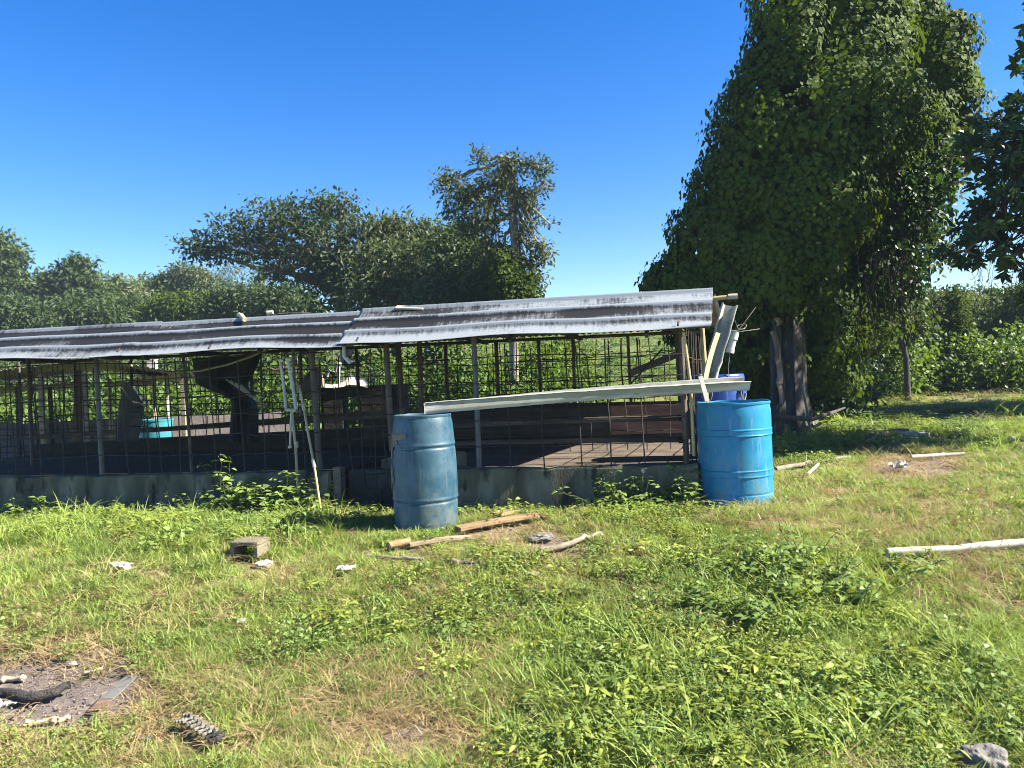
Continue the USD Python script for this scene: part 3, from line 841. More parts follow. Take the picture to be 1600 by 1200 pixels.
def tree(name, label, cat, lobes, trunk, r, nclust, per, size, leaf, bark='bark', seed=0, twigs=60, group=None, limbs=True, **kw):
    rng = np.random.default_rng(seed)
    t = Thing(name, label, cat, trunk[0], group=group)
    g = Geo()
    p = np.asarray(trunk, float)
    g.tube(p, np.linspace(r, r * .55, len(p)), 8)
    obj('trunk', g, bark, t, smooth=True)
    f = Geo()
    c, k = foliage(f, lobes, nclust, per, size, rng, seed=seed, **kw)
    if limbs:
        for i, lb in enumerate(lobes):
            b = Geo()
            s0 = p[min(len(p) - 1, max(1, int(len(p) * rng.uniform(.5, 1.0))))]
            q, rr = limb(s0, np.array(lb[:3]), r * .45, r * .14, rng)
            b.tube(q, rr, 6)
            mine = np.nonzero(k == i)[0][:max(3, twigs // len(lobes))]
            for m in mine:
                q2, r2 = limb(q[rng.integers(2, 6)], c[m], r * .12, r * .03, rng, 4)
                b.tube(q2, r2, 4, cap=False)
            obj('limb', b, bark, t, smooth=True)
    obj('crown', f, leaf, t)
    return t


# the tall tree under its coat of climbers
rg = np.random.default_rng(5)
VD = 11.6
def vd(px):
    return 11.0 + (max(0, px - 1235) / 240 * 1.75 if px > 1235 else (1235 - px) / 180 * .9)
vl = [lobe(a[0], a[1], vd(a[0]) + (a[2] - VD), *a[3:]) for a in ((1300, 60, VD, 110, 110, 1.1), (1345, 40, VD + .1, 62, 80, .9), (1452, 100, VD + .3, 58, 78, .8), (1480, 150, VD + .3, 34, 60, .6), (1425, 45, VD + .5, 50, 50, .6), (1225, 60, VD, 55, 110, .8), (1200, 190, VD, 75, 90, .9), (1300, 190, VD - .3, 120, 110, 1.2),
                         (1390, 210, VD + .1, 78, 70, .9), (1470, 215, VD + .3, 44, 50, .6), (1165, 290, VD, 75, 85, .9), (1260, 310, VD - .1, 105, 95, 1.1), (1120, 375, VD, 66, 75, .8), (1205, 410, VD + .1, 95, 75, 1.0),
                         (1080, 440, VD, 55, 50, .7), (1140, 470, VD + .2, 70, 60, .8), (1025, 437, VD, 20, 18, .3), (1345, 330, VD + .5, 70, 70, .8),
      (1145, 545, VD + .7, 60, 75, .8), (1200, 520, VD + .8, 55, 80, .7), (1275, 470, VD + .9, 70, 90, .8), (1340, 480, VD + 1.3, 70, 75, .8), (1290, 560, VD + 1.6, 60, 50, .7), (1090, 510, VD + .5, 50, 60, .6))]
vt = Thing('vine_covered_tree', 'tall tree smothered in a coat of climbing vines behind the blue barrels', 'tree', ground_under(1240, 668, 11.4))
base = ground_under(1240, 668, 11.4)
tr = np.array([base - [0, 0, .1], P(1239, 600, 11.4), P(1236, 500, 11.5), P(1250, 380, 11.6), P(1280, 250, 11.7), P(1310, 100, 11.7)])
ang = np.linspace(0, 2 * PI, 14, endpoint=False)
g = Geo(); vv = []
for i, (p, r) in enumerate(zip(np.vstack([tr[0] + (tr[1] - tr[0]) * t for t in np.linspace(0, .9, 8)] + [tr[1:]]), list(np.linspace(.29, .185, 8)) + [.18, .17, .15, .12, .08])):
    k = 1 + .22 * np.sin(ang * 3 + .5) * (1.2 if i < 6 else .7) + .15 * np.sin(ang * 7 + i * .1) + rg.normal(0, .03, 14)
    vv.append(p + np.stack([np.cos(ang) * r * k, np.sin(ang) * r * k, np.zeros(14)], 1))
g._loft(np.vstack(vv), 14, len(vv))
obj('trunk', g, 'dark_bark', vt, smooth=50)
for i, (a, b) in enumerate((((1250, 380, 11.6), (1420, 200, 11.8)), ((1250, 380, 11.6), (1150, 350, 11.6)), ((1280, 250, 11.7), (1440, 110, 11.7)), ((1236, 480, 11.5), (1400, 380, 12.2)), ((1280, 250, 11.7), (1200, 120, 11.6)))):
    q, rr = limb(P(*a), P(*b), .10, .04, rg, 7, .08)
    obj('limb', Geo().tube(q, rr, 7), 'dark_bark', vt, smooth=True)
LV = np.asarray(vl)
g = Geo()
p, o, k = cloud(vl, 150000, rg, shell=.78, rough=.42, seed=4)
q = (p[:, None] - LV[None, :, :3]) / LV[None, :, 3:6]
inside = (np.sum(q * q, -1) < .52).any(1)
clump = fbm(p * 1.5 + 60, 3, 9)
bare_side = ss(1300, 1420, proj(p)[0]) * ss(250, 330, proj(p)[1])
keep = ~inside & (rg.random(len(p)) < (1 - .75 * bare_side)) & (clump > .27)
p, o = p[keep], o[keep]
d = unit(o * .45 + rdir(rg, len(p)) * .55 + np.array([0, 0, -1.15]))
n = unit(o * np.array([1, 1, .55]) + rdir(rg, len(p)) * .40 + np.array([0, 0, .05]))
L = rg.uniform(.045, .11, len(p))
leaf_geo(g, p + o * (rg.normal(0, .05, (len(p), 1)) + .55 * (fbm(p * 2.6 + 11, 3, 5) - .5)[:, None]), d, n, L, L * .85, .12, True)
obj('vine_coat', g, 'vine_leaf', vt)
g = Geo()     # the tree's own thinner foliage on the right and below
fl = [lobe(*a) for a in ((1400, 310, VD + .3, 80, 60), (1440, 260, VD + .2, 60, 50), (1350, 400, VD + .5, 80, 55), (1420, 340, VD + .6, 60, 45), (1400, 420, VD + .8, 50, 32), (1290, 430, VD + .9, 80, 55), (1380, 460, VD + 1.2, 60, 28), (1200, 480, VD + 1.0, 70, 50))]
foliage(g, fl, 1500, 8, .10, rg, sigma=.13, shell=.3, aspect=.6, fine=True, hang=.6, seed=3)
obj('lower_crown', g, 'glossy_leaf', vt)
g = Geo()
foliage(g, [lobe(*a) for a in ((1440, 290, VD + .6, 60, 55), (1400, 350, VD + .6, 50, 40), (1450, 380, VD + .9, 45, 35))], 330, 8, .09, rg, sigma=.12, shell=.3, aspect=.6, fine=True, hang=.5, seed=8)
obj('yellowing_leaves', g, 'tree_leaf_olive', vt)
g = Geo()
for _ in range(120):                              # bare strands hanging out of the crown
    a = P(rg.uniform(1285, 1430), rg.uniform(300, 430), rg.uniform(11.2, 12.6))
    Ls = rg.uniform(.4, 1.9)
    n_ = 6
    q = a + np.c_[np.cumsum(rg.normal(0, .03, (n_, 2)), 0), -np.linspace(0, Ls, n_)]
    g.tube(q, rg.uniform(.003, .008), 3, cap=False)
obj('hanging_strands', g, 'dead_vine', vt)
g = Geo()                                          # thin stems standing below the crown
for _ in range(26):
    b = on(rg.uniform(1265, 1440), rg.uniform(606, 622))
    b = b + np.array([0, rg.uniform(0, 3), 0]); b[2] = gz(b[0], b[1])
    q, rr = limb(b, b + np.array([rg.normal(0, .4), rg.normal(0, .3), rg.uniform(1.6, 2.8)]), rg.uniform(.012, .035), .01, rg, 7, .05)
    g.tube(q, rr, 5)
obj('hanging_stems', g, 'dark_bark', vt)
b = ground_under(1215, 660, 11.1)
st = Thing('dead_stump', 'rotten reddish stump with peeling bark beside the vine covered trunk', 'tree stump', b)
g = Geo(); vv = []
for i, t in enumerate(np.linspace(0, 1, 14)):
    c = b + (P(1211, 500, b[1]) - b) * t
    r = .10 - .045 * t
    k = 1 + .3 * np.sin(ang * 2 + 1 + t * 2) + rg.normal(0, .12, 14)
    vv.append(c + np.stack([np.cos(ang) * r * k, np.sin(ang) * r * k, (rg.normal(0, .05, 14) if i == 13 else np.zeros(14))], 1))
g._loft(np.vstack(vv), 14, 14)
obj('trunk', g, 'dark_bark', st, smooth=50)
g = Geo()
for (x0, y0, x1, y1, w) in ((1212, 497, 1217, 508, .075), (1207, 517, 1216, 560, .07), (1214, 556, 1218, 600, .08), (1215, 596, 1221, 632, .06)):
    g.beam(P(x0, y0, b[1] - .115), P(x1, y1, b[1] - .14), .025, w, up=(1, 0, 0), n=3, bend=(.02, -.01, 0))
obj('bare_wood', g, 'rotten_wood', st)

# the tree whose boughs hang in from the right
rg = np.random.default_rng(8)
RD = 9.2
rl = [lobe(*a) for a in ((1605, 30, RD, 30, 38), (1598, 95, RD, 22, 20), (1600, 175, RD - .2, 60, 32), (1560, 230, RD, 66, 48), (1610, 250, RD, 60, 60), (1570, 310, RD, 60, 50), (1620, 350, RD, 70, 60), (1535, 350, RD, 55, 32), (1510, 392, RD, 42, 24), (1585, 400, RD, 50, 34),
                         (1620, 440, RD, 36, 28), (1720, 120, RD + .3, 130, 120), (1740, 300, RD + .3, 120, 110), (1900, 60, RD + .5, 160, 160), (1880, 260, RD + .5, 140, 120), (1800, -90, RD + .4, 170, 100))]
rt = Thing('overhanging_tree', 'dark glossy leaved tree whose boughs hang in from the right edge', 'tree', (7.9, 9.6, float(gz(7.9, 9.6))))
tb = np.array([7.9, 9.6, float(gz(7.9, 9.6))])
tp = np.array([tb, tb + [.05, -.1, 1.2], tb + [-.1, -.2, 2.4], tb + [-.2, -.2, 3.8], tb + [0, 0, 5.2]])
obj('trunk', Geo().tube(tp, [.24, .2, .17, .13, .08], 10), 'bark', rt, smooth=True)
f = Geo()
c, o, k = cloud(rl, 1900, rg, shell=.35, rough=.5, seed=2)
per = 10
c2, o2 = np.repeat(c, per, 0), np.repeat(o, per, 0)
ax = unit(o2 * .6 + np.repeat(rdir(rg, len(c)), per, 0) * .5 + np.array([0, 0, -.1]))
rad = unit(np.cross(ax, rdir(rg, len(c2))))
d = unit(ax * .45 + rad * .9 + np.array([0, 0, -.25]))
Ls = rg.uniform(.09, .17, len(c2))
leaf_geo(f, c2 + ax * rg.uniform(-.03, .05, (len(c2), 1)), d, ax + rdir(rg, len(c2)) * .25, Ls, Ls * .36, .22, True)
for i, lb in enumerate(rl):
    b = Geo()
    s0 = tp[rg.integers(1, 5)]
    q, rr = limb(s0, np.array(lb[:3]), .07, .02, rg, 7, .06)
    b.tube(q, rr, 6)
    for m in np.nonzero(k == i)[0][:26]:
        q2, r2 = limb(q[rg.integers(3, 7)], c[m], .014, .004, rg, 4)
        b.tube(q2, r2, 4, cap=False)
    obj('limb', b, 'bark', rt, smooth=True)
obj('crown', f, 'glossy_leaf', rt)
g = Geo()
for _ in range(50):
    a = P(rg.uniform(1520, 1640), rg.uniform(330, 430), RD + rg.uniform(-.3, .5))
    q = a + np.c_[np.cumsum(rg.normal(0, .03, (6, 2)), 0), -np.linspace(0, rg.uniform(.3, .8), 6)]
    g.tube(q, .003, 3, cap=False)
obj('hanging_strands', g, 'dead_vine', rt)


def tk(*a):
    """A trunk through photo points (px, py, depth); the first one drops to the ground."""
    q = [P(*x) for x in a]
    q[0][2] = float(gz(q[0][0], q[0][1])) - .1
    return q


D = 24
tree('spreading_tree', 'wide spreading tree whose long bough reaches left over the pen roof', 'tree',
     [lobe(*a) for a in ((318, 385, D, 40, 16), (365, 362, D, 45, 24), (420, 345, D, 46, 28), (475, 340, D, 46, 28), (528, 328, D, 28, 24), (452, 326, D, 20, 12), (500, 318, D, 16, 12), (540, 312, D, 12, 8), (335, 398, D, 26, 8), (400, 395, D, 45, 16), (455, 380, D + .5, 55, 30), (510, 385, D - .6, 50, 40), (545, 420, D - .8, 50, 42), (556, 352, D - .6, 20, 14), (430, 425, D - .4, 30, 14), (575, 380, D - .8, 34, 26), (490, 430, D - .5, 34, 22), (530, 465, D - 1, 45, 28))],
     tk((545, 560, D), (540, 500, D), (520, 450, D), (500, 410, D)), .26, 1750, 6, .16, 'tree_leaf', seed=21, twigs=260, sigma=.19, aspect=.5, rough=.75)
tree('leafy_tree', 'full leafy tree with pale green drooping leaves right of the spreading tree', 'tree',
     [lobe(*a) for a in ((598, 356, D - 1, 30, 18), (625, 350, D - 1, 16, 10), (665, 362, D - 1, 22, 12), (640, 372, D - 1, 46, 26), (600, 410, D - 1.5, 56, 40), (650, 425, D - 2, 58, 44), (590, 455, D - 2, 50, 36), (640, 470, D - 2, 60, 34), (685, 385, D - 1, 36, 32))],
     tk((620, 560, D - 1.5), (618, 480, D - 1.5), (622, 420, D - 1.5)), .2, 1500, 6, .21, 'tree_leaf_pale', seed=22, twigs=140, sigma=.22, aspect=.42, hang=.5, rough=.7)
tree('dense_dark_tree', 'dense dark round tree at the foot of the tall thin tree', 'tree',
     [lobe(*a) for a in ((715, 385, 21, 40, 36), (742, 425, 20.5, 46, 46), (700, 440, 20.5, 46, 44), (760, 455, 20, 40, 30), (680, 475, 20, 40, 26), (735, 475, 20, 50, 26))],
     tk((720, 560, 21), (720, 480, 21), (722, 420, 21)), .16, 1900, 6, .15, 'tree_leaf', seed=23, twigs=80, sigma=.18, aspect=.6)
tt = tree('tall_thin_tree', 'tall thin open tree with pale bare stem rising above the others', 'tree',
     [lobe(*a) for a in ((750, 250, 19, 9, 22), (797, 255, 19, 26, 16), (838, 262, 19, 20, 16), (850, 285, 19, 12, 14), (775, 288, 19, 34, 26), (722, 305, 19, 34, 18), (700, 276, 19, 22, 7), (690, 290, 19, 14, 6), (820, 312, 19, 24, 20), (758, 335, 19, 34, 30), (735, 352, 19.2, 26, 18), (815, 365, 19, 18, 12), (842, 385, 19, 20, 10), (850, 402, 19, 14, 8), (826, 345, 19, 14, 8), (860, 350, 19, 6, 4), (768, 385, 19.3, 26, 24), (822, 415, 19.2, 22, 20), (706, 330, 19, 14, 8), (838, 440, 19.3, 16, 16), (775, 420, 19.5, 26, 26))],
     tk((800, 560, 19), (802, 470, 19), (806, 400, 19), (800, 340, 19), (793, 280, 19), (788, 245, 19)), .12, 1350, 6, .125, 'tree_leaf_olive', bark='pale_bark', seed=24, twigs=260, sigma=.12, aspect=.42, shell=.2, rough=.8)
rg = np.random.default_rng(3)
g = Geo()
foliage(g, [lobe(*a) for a in ((802, 470, 19, 16, 60), (820, 455, 18.9, 18, 34), (786, 440, 18.9, 14, 46), (805, 420, 19, 9, 30))], 700, 7, .11, rg, sigma=.10, shell=.5, aspect=.8, hang=.6)
obj('ivy', g, 'vine_leaf', tt)
q, rr = limb(P(803, 420, 19), P(812, 320, 19), .05, .02, rg, 6, .03)
obj('limb', Geo().tube(q, rr, 6), 'pale_bark', tt, smooth=True)

far = [  # name, label, lobes, trunk, clusters, leaf, material
    ('feathery_tree', 'tall feathery tree at the left edge above the far pens', [(0, 385, 45, 22, 20), (12, 405, 45, 22, 22), (-10, 430, 45, 36, 30), (28, 445, 45, 26, 20), (-30, 400, 45, 36, 40), (38, 400, 45, 8, 5)], (5, 520, 45), 900, .34, 'tree_leaf'),
    ('umbrella_tree', 'dark tree with a flat tufted top over the left treeline', [(118, 408, 46, 18, 6), (132, 412, 46, 14, 5), (112, 425, 46, 22, 10), (126, 438, 46, 30, 14), (108, 452, 46, 30, 14), (135, 462, 46, 36, 16)], (122, 520, 46), 800, .34, 'far_leaf'),
    ('small_tufted_tree', 'small tufted tree left of the flat topped tree', [(74, 432, 46, 13, 6), (60, 445, 46, 24, 14), (80, 455, 46, 26, 16)], (70, 520, 46), 420, .32, 'tree_leaf'),
    ('round_tree', 'round topped tree left of the bamboo in the far treeline', [(292, 432, 50, 32, 16), (268, 445, 50, 26, 16), (315, 448, 50, 26, 16)], (292, 520, 50), 700, .32, 'tree_leaf_olive'),
    ('low_tree', 'low pale tree in the gap right of the flat topped tree', [(185, 448, 56, 28, 13), (165, 458, 56, 26, 14), (205, 462, 56, 26, 14)], (185, 520, 56), 520, .34, 'tree_leaf_pale'),
    ('hazy_tree', 'hazy grey green tree midway along the far treeline', [(240, 449, 60, 30, 14), (222, 460, 60, 26, 14), (258, 462, 60, 22, 12)], (240, 520, 60), 480, .36, 'tree_leaf_pale'),
    ('dark_bushy_tree', 'dark bushy tree just above the roof below the round topped tree', [(285, 480, 36, 40, 20), (260, 490, 36, 34, 16), (310, 488, 36, 28, 16)], (285, 540, 36), 900, .24, 'vine_leaf'),
    ('broad_tree', 'broad mid green tree between roof and flat topped tree', [(110, 490, 38, 50, 20), (70, 500, 38, 40, 16), (150, 497, 38, 44, 18)], (110, 540, 38), 1000, .26, 'far_leaf'),
    ('light_green_tree', 'light green tree beside the roof at the left edge', [(25, 492, 36, 44, 22), (-15, 485, 36, 40, 26), (50, 505, 36, 34, 14)], (20, 540, 36), 900, .25, 'far_leaf'),
    ('leaning_tree', 'mottled green tree above the middle of the left roof', [(205, 488, 40, 44, 20), (180, 500, 40, 34, 14), (232, 500, 40, 30, 14)], (205, 540, 40), 900, .26, 'far_leaf'),
    ('sunny_tree', 'sunny yellow green tree beneath the long bough', [(375, 470, 34, 42, 22), (345, 482, 34, 36, 18), (410, 480, 34, 36, 20)], (375, 540, 34), 1000, .22, 'far_leaf'),
    ('deep_green_tree', 'deep green tree between long bough and roof', [(445, 470, 30, 38, 22), (470, 490, 29, 36, 16), (430, 492, 30, 36, 14)], (445, 540, 30), 1000, .20, 'tree_leaf'),
]
for i, (nm, lab, lbs, trk, nc, sz, lm) in enumerate(far):
    dd = trk[2]
    tree(nm, lab, 'tree', [lobe(a[0], a[1], a[2] + .02 * i, a[3], a[4]) for a in lbs], tk(trk, (trk[0], lbs[0][1] + 20, dd), (lbs[0][0], lbs[0][1], dd)), .22, nc, 6, sz, lm, seed=40 + i, twigs=20, sigma=.30, aspect=.45, shell=.5)
# bamboo clumps
for i, (px, lab) in enumerate(((352, 'pale plumed bamboo clump left of the leaning plume'), (386, 'leaning bamboo plume nearest the long bough'))):
    rb = np.random.default_rng(60 + i)
    b = P(px - 4, 500, 44); b[2] = gz(b[0], b[1])
    t = Thing('bamboo_clump', lab, 'bamboo', b)
    f = Geo(); c = Geo()
    for _ in range(16):
        tip = P(px + rb.normal(0, 9) + (10 if i else 0), rb.uniform(415, 450), 44 + rb.normal(0, .5))
        q, rr = limb(b + rb.normal(0, .2, 3) * [1, 1, 0], tip, .04, .008, rb, 8, .02)
        q[:, 0] += np.linspace(0, 1, 8) ** 3 * rb.normal(.25, .3)
        c.tube(q, rr, 4, cap=False)
        pp = q[rb.integers(3, 8, 90)] + rb.normal(0, .22, (90, 3))
        leaf_geo(f, pp, unit(rdir(rb, 90) + [0, 0, -.5]), rdir(rb, 90) + [0, 0, .5], rb.uniform(.2, .42, 90), .05, .2, False)
    obj('culms', c, 'stem', t); obj('crown', f, 'tree_leaf_pale', t)

# the right-hand edge of the clearing
tree('slender_tree', 'slender tree with a dark stem standing on the lawn edge right of the vine tree', 'tree',
     [lobe(*a) for a in ((1390, 485, 17, 44, 26), (1350, 500, 17.4, 44, 32), (1420, 505, 17, 30, 22), (1320, 520, 17.5, 40, 34), (1370, 530, 17.6, 44, 22))],
     tk((1418, 600, 16.5), (1416, 560, 16.5), (1405, 510, 16.8), (1395, 485, 17)), .07, 1200, 7, .13, 'tree_leaf', bark='dark_bark', seed=71, twigs=60, sigma=.17, aspect=.55)
tree('hedge_tree', 'mid green tree with rounded top between slender tree and draped stem', 'tree',
     [lobe(*a) for a in ((1445, 480, 22, 36, 22), (1420, 500, 22, 36, 24), (1470, 500, 22, 30, 24), (1450, 525, 22, 46, 26))],
     tk((1446, 600, 22), (1446, 540, 22), (1446, 495, 22)), .12, 1100, 7, .16, 'tree_leaf_olive', seed=72, sigma=.2)
tree('draped_stem', 'thin dead stem draped in creepers at the lawn edge', 'tree',
     [lobe(*a) for a in ((1492, 465, 19, 9, 22), (1496, 505, 19, 13, 26), (1505, 540, 19, 18, 20), (1500, 575, 19, 16, 16))],
     tk((1508, 600, 19), (1500, 540, 19), (1493, 450, 19)), .05, 420, 7, .11, 'vine_leaf', bark='dark_bark', seed=73, twigs=20, sigma=.09, limbs=False)
tree('shady_tree', 'shady tree at the right edge below the overhanging boughs', 'tree',
     [lobe(*a) for a in ((1590, 510, 25, 36, 34), (1560, 530, 25.4, 30, 26), (1620, 480, 25, 50, 44), (1600, 550, 25, 40, 24))],
     tk((1590, 600, 25), (1590, 550, 25), (1592, 505, 25)), .14, 1400, 7, .14, 'vine_leaf', seed=74, sigma=.17)
tree('pale_tree', 'pale hazy tree behind the draped stem', 'tree',
     [lobe(*a) for a in ((1480, 478, 34, 40, 18), (1520, 482, 34, 34, 18), (1440, 476, 34, 34, 16), (1500, 500, 34, 50, 20), (1545, 495, 34, 30, 20))],
     tk((1490, 580, 34), (1490, 530, 34), (1492, 490, 34)), .14, 1100, 6, .22, 'tree_leaf_pale', seed=75, sigma=.25)
tree('shade_tree', 'tall full tree just outside the right edge whose shadow lies across the lawn', 'tree',
     [(11.6, 13.0, 4.2, 1.2, .9, .8), (12.9, 13.2, 4.7, 1.5, 1.0, 1.0), (14.2, 13.2, 5.0, 1.4, 1.0, 1.0), (13.2, 13.4, 3.8, 1.4, .9, .8)],
     [np.array([13.0, 13.3, .4]), np.array([13.0, 13.3, 2.4]), np.array([13.0, 13.2, 4.4])], .2, 2200, 7, .18, 'tree_leaf', seed=76, sigma=.2)
# a palm in the distance
rb = np.random.default_rng(9)
pb = P(1562, 560, 40); pb[2] = gz(pb[0], pb[1]); ptop = P(1565, 462, 40)
pt = Thing('palm_tree', 'distant palm with arching fronds under the overhanging boughs', 'palm tree', pb)
obj('trunk', Geo().tube([pb, (pb + ptop) / 2 + [.1, 0, 0], ptop], [.16, .13, .11], 7), 'bark', pt, smooth=True)
for k in range(17):
    a = k * 2.399; el = rb.uniform(-.2, 1.2)
    dirh = np.array([math.cos(a), math.sin(a), 0])
    Lf = rb.uniform(1.2, 1.7)
    s = np.linspace(0, 1, 9)[:, None]
    q = ptop + dirh * Lf * s * math.cos(el * .6) + np.array([0, 0, 1]) * (Lf * math.sin(el) * s * .8 - .9 * Lf * s ** 2 * .6)
    f = Geo().tube(q, np.linspace(.02, .005, 9), 3, cap=False)
    ii = np.repeat(np.arange(1, 9), 8); pp = q[ii] + rb.normal(0, .03, (64, 3))
    side = np.where(np.arange(64) % 2 == 0, 1, -1)[:, None] * np.cross(dirh, [0, 0, 1])
    leaf_geo(f, pp, unit(side + dirh * .6 + [0, 0, -.35]), np.tile([0, 0, 1.0], (64, 1)), rb.uniform(.35, .6, 64), .05, .25, False)
    obj('frond', f, 'far_leaf', pt)

# undergrowth that reads as one mass: behind the pen, at the lawn's edge, on the far slope
rg = np.random.default_rng(31)


def brush(label, spots, nclust, per, size, leaf, sigma=.18, seed=0, aspect=.55, **kw):
    g = Geo()
    foliage(g, spots, nclust, per, size, np.random.default_rng(seed), sigma=sigma, shell=.4, rough=.6, aspect=aspect, seed=seed, **kw)
    tag(obj('undergrowth', g, leaf), label, 'undergrowth', kind='stuff')


sp = []
for px in range(-60, 900, 34):
    dd = rg.uniform(16.5, 19)
    x = P(px, 590, dd); zg = float(gz(x[0], x[1])); h = rg.uniform(.45, .95) * (1.2 if 330 < px < 880 else .95)
    sp.append((x[0], x[1], zg + h * .7, rg.uniform(.4, .75), .6, h))
brush('sunny leafy undergrowth seen through the bars behind the pen', sp, 4300, 7, .13, 'bush_leaf', seed=1, fine=True)
sp = []
for px in range(330, 900, 40):
    dd = rg.uniform(19.5, 21)
    x = P(px, 560, dd); zg = float(gz(x[0], x[1])); h = rg.uniform(.8, 1.3)
    sp.append((x[0], x[1], zg + h * .9, rg.uniform(.6, .9), .6, h))
brush('dark thicket under the trees behind the middle of the pen', sp, 3000, 7, .15, 'vine_leaf', seed=2)
sp = []
for px in range(1275, 1680, 24):
    dd = rg.uniform(17.5, 20.5)
    x = P(px, 570, dd); zg = float(gz(x[0], x[1])); h = rg.uniform(.35, 1.0)
    sp.append((x[0], x[1], zg + h * .7, rg.uniform(.5, .8), .7, h))
brush('bright tangled scrub along the far edge of the lawn', sp, 3600, 7, .13, 'bush_leaf', seed=3, fine=True)
sp = []
for px in range(1130, 1330, 22):
    dd = rg.uniform(13.2, 15)
    x = P(px, 590, dd); zg = float(gz(x[0], x[1])); h = rg.uniform(.6, 1.1)
    sp.append((x[0], x[1], zg + h * .8, .5, .5, h))
brush('dark scrub in the shade under the vine covered tree', sp, 2400, 7, .12, 'glossy_leaf', seed=4)
sp = []
for px in range(1270, 1640, 26):
    dd = rg.uniform(23, 30)
    x = P(px, 560, dd); zg = float(gz(x[0], x[1])); h = rg.uniform(.5, 1.7)
    sp.append((x[0], x[1], zg + h * .9, rg.uniform(.5, 1.2), .8, h))
brush('mottled thicket behind the lawn at the right', sp, 3000, 6, .17, 'vine_leaf', seed=5, sigma=.2)
sp = []
for px in range(-60, 560, 26):
    dd = rg.uniform(26, 34)
    x = P(px, 560, dd); zg = float(gz(x[0], x[1])); h = rg.uniform(.9, 1.5)
    sp.append((x[0], x[1], zg + h * .9, rg.uniform(.9, 1.3), .9, h))
brush('low green thicket between the far trees and the pens', sp, 4200, 6, .20, 'tree_leaf', seed=6, sigma=.22)
sp = []
for px in range(-60, 1700, 15):
    for row in range(2):
        dd = rg.uniform(62, 90)
        x = P(px, 560, dd); zg = float(gz(x[0], x[1])); h = rg.uniform(1.1, 2.3) * (1.4 if px < 480 else .6)
        if 840 < px < 1120:
            h = .5
        sp.append((x[0], x[1], zg + h * .9, rg.uniform(1.6, 2.6), 1.5, h))
brush('hazy green wood on the far rise', sp, 9000, 6, .42, 'far_leaf', seed=7, sigma=.5)

# ------------------------------------------------------------------ sheds and clutter behind and inside the pen
def corr_roof(name, label, corners, thick=.003, pitch=.085, amp=.012, m='old_roof', parent=None, along=True):
    """A corrugated sheet through four world corners: front-left, front-right, back-right, back-left; ribs run front to back."""
    a, b, c, d = [np.asarray(q, float) for q in corners]
    n = max(20, int(np.linalg.norm(b - a) / pitch * 7)); mm = 4
    nrm = unit(np.cross(b - a, d - a)); nrm = nrm if nrm[2] > 0 else -nrm
    grid = np.zeros((n, mm, 3)); Lw = np.linalg.norm(b - a)
    for i, t in enumerate(np.linspace(0, 1, n)):
        for j, s in enumerate(np.linspace(0, 1, mm)):
            p = (a + (b - a) * t) * (1 - s) + (d + (c - d) * t) * s
            grid[i, j] = p + nrm * amp * math.sin(t * Lw / pitch * 2 * PI)
    return obj(name, Geo().sheet(grid, thick, nrm), m, parent, smooth=True)


sh = Thing('gabled_shelter', 'low open shelter with shallow gabled corrugated roof behind the left of the pen', 'shelter', ground_under(130, 640, 12))
corr_roof('roof_sheet', None, [P(-30, 582, 11.6), P(150, 561, 11.6), P(165, 579, 14.0), P(10, 596, 14.0)], parent=sh)
corr_roof('roof_sheet', None, [P(150, 562, 11.6), P(292, 583, 11.6), P(296, 596, 14.0), P(163, 578, 14.0)], parent=sh)
for px, m in ((64, 'pale_timber'), (132, 'pale_timber'), (286, 'pale_timber'), (-8, 'old_timber')):
    b = ground_under(px + 3, 690, 12); obj('post', Geo().beam(b, P(px, 584, 12), .07, .07, up=(0, 1, 0)), m, sh)
for px in (122,):
    b = ground_under(px - 6, 690, 12.2); obj('post', Geo().beam(b, P(px, 578, 12.2), .08, .08, up=(0, 1, 0)), 'red_board', sh)
sh = Thing('flat_roofed_shelter', 'second lower shelter with level corrugated roof left behind the gabled shelter', 'shelter', ground_under(70, 640, 13.5))
corr_roof('roof_sheet', None, [P(-30, 606, 13.2), P(128, 597, 13.2), P(132, 607, 15.5), P(-10, 615, 15.5)], parent=sh)
for px in (27, 78, 125):
    b = ground_under(px + 3, 690, 13.6); obj('post', Geo().beam(b, P(px, 604, 13.6), .06, .06, up=(0, 1, 0)), 'old_timber', sh)
sh = Thing('lean_to_shelter', 'small lean-to with pale fascia board and toothed metal roof beside the white box', 'shelter', ground_under(245, 640, 13))
corr_roof('roof_sheet', None, [P(196, 592, 12.6), P(300, 582, 12.6), P(305, 592, 14.6), P(205, 600, 14.6)], parent=sh)
obj('fascia_board', Geo().beam(P(165, 602, 12.5), P(236, 598, 12.5), .03, .07), 'pale_timber', sh)
for px, m in ((171, 'pale_timber'), (240, 'bamboo'), (260, 'pvc_old')):
    b = ground_under(px + 3, 690, 12.7); obj('post', Geo().tube([b, P(px, 592, 12.7)], .032, 8), m, sh)
g = Geo(); g.box(P(238, 571, 13), (.13, .12, .17)); g.box(P(238, 562, 13), (.145, .135, .012))
tag(obj('white_box', g, 'white_litter'), 'small white box standing on the gabled roof', 'box')
tag(obj('white_stick', Geo().beam(P(211, 605, 12.2), P(231, 634, 12.1), .03, .03), 'pvc'), 'short white slanting stick behind the bent grey sheet', 'stick')
wl = Thing('block_wall', 'low sunlit grey block wall running behind the shelters', 'wall', ground_under(200, 680, 13.2))
rb = np.random.default_rng(77)
p0, p1 = ground_under(-90, 680, 13.4), ground_under(440, 660, 14.6)
Lw = np.linalg.norm((p1 - p0)[:2]); du = unit(np.array([*(p1 - p0)[:2], 0])); dn = np.array([-du[1], du[0], 0])
nb = int(Lw / .41)
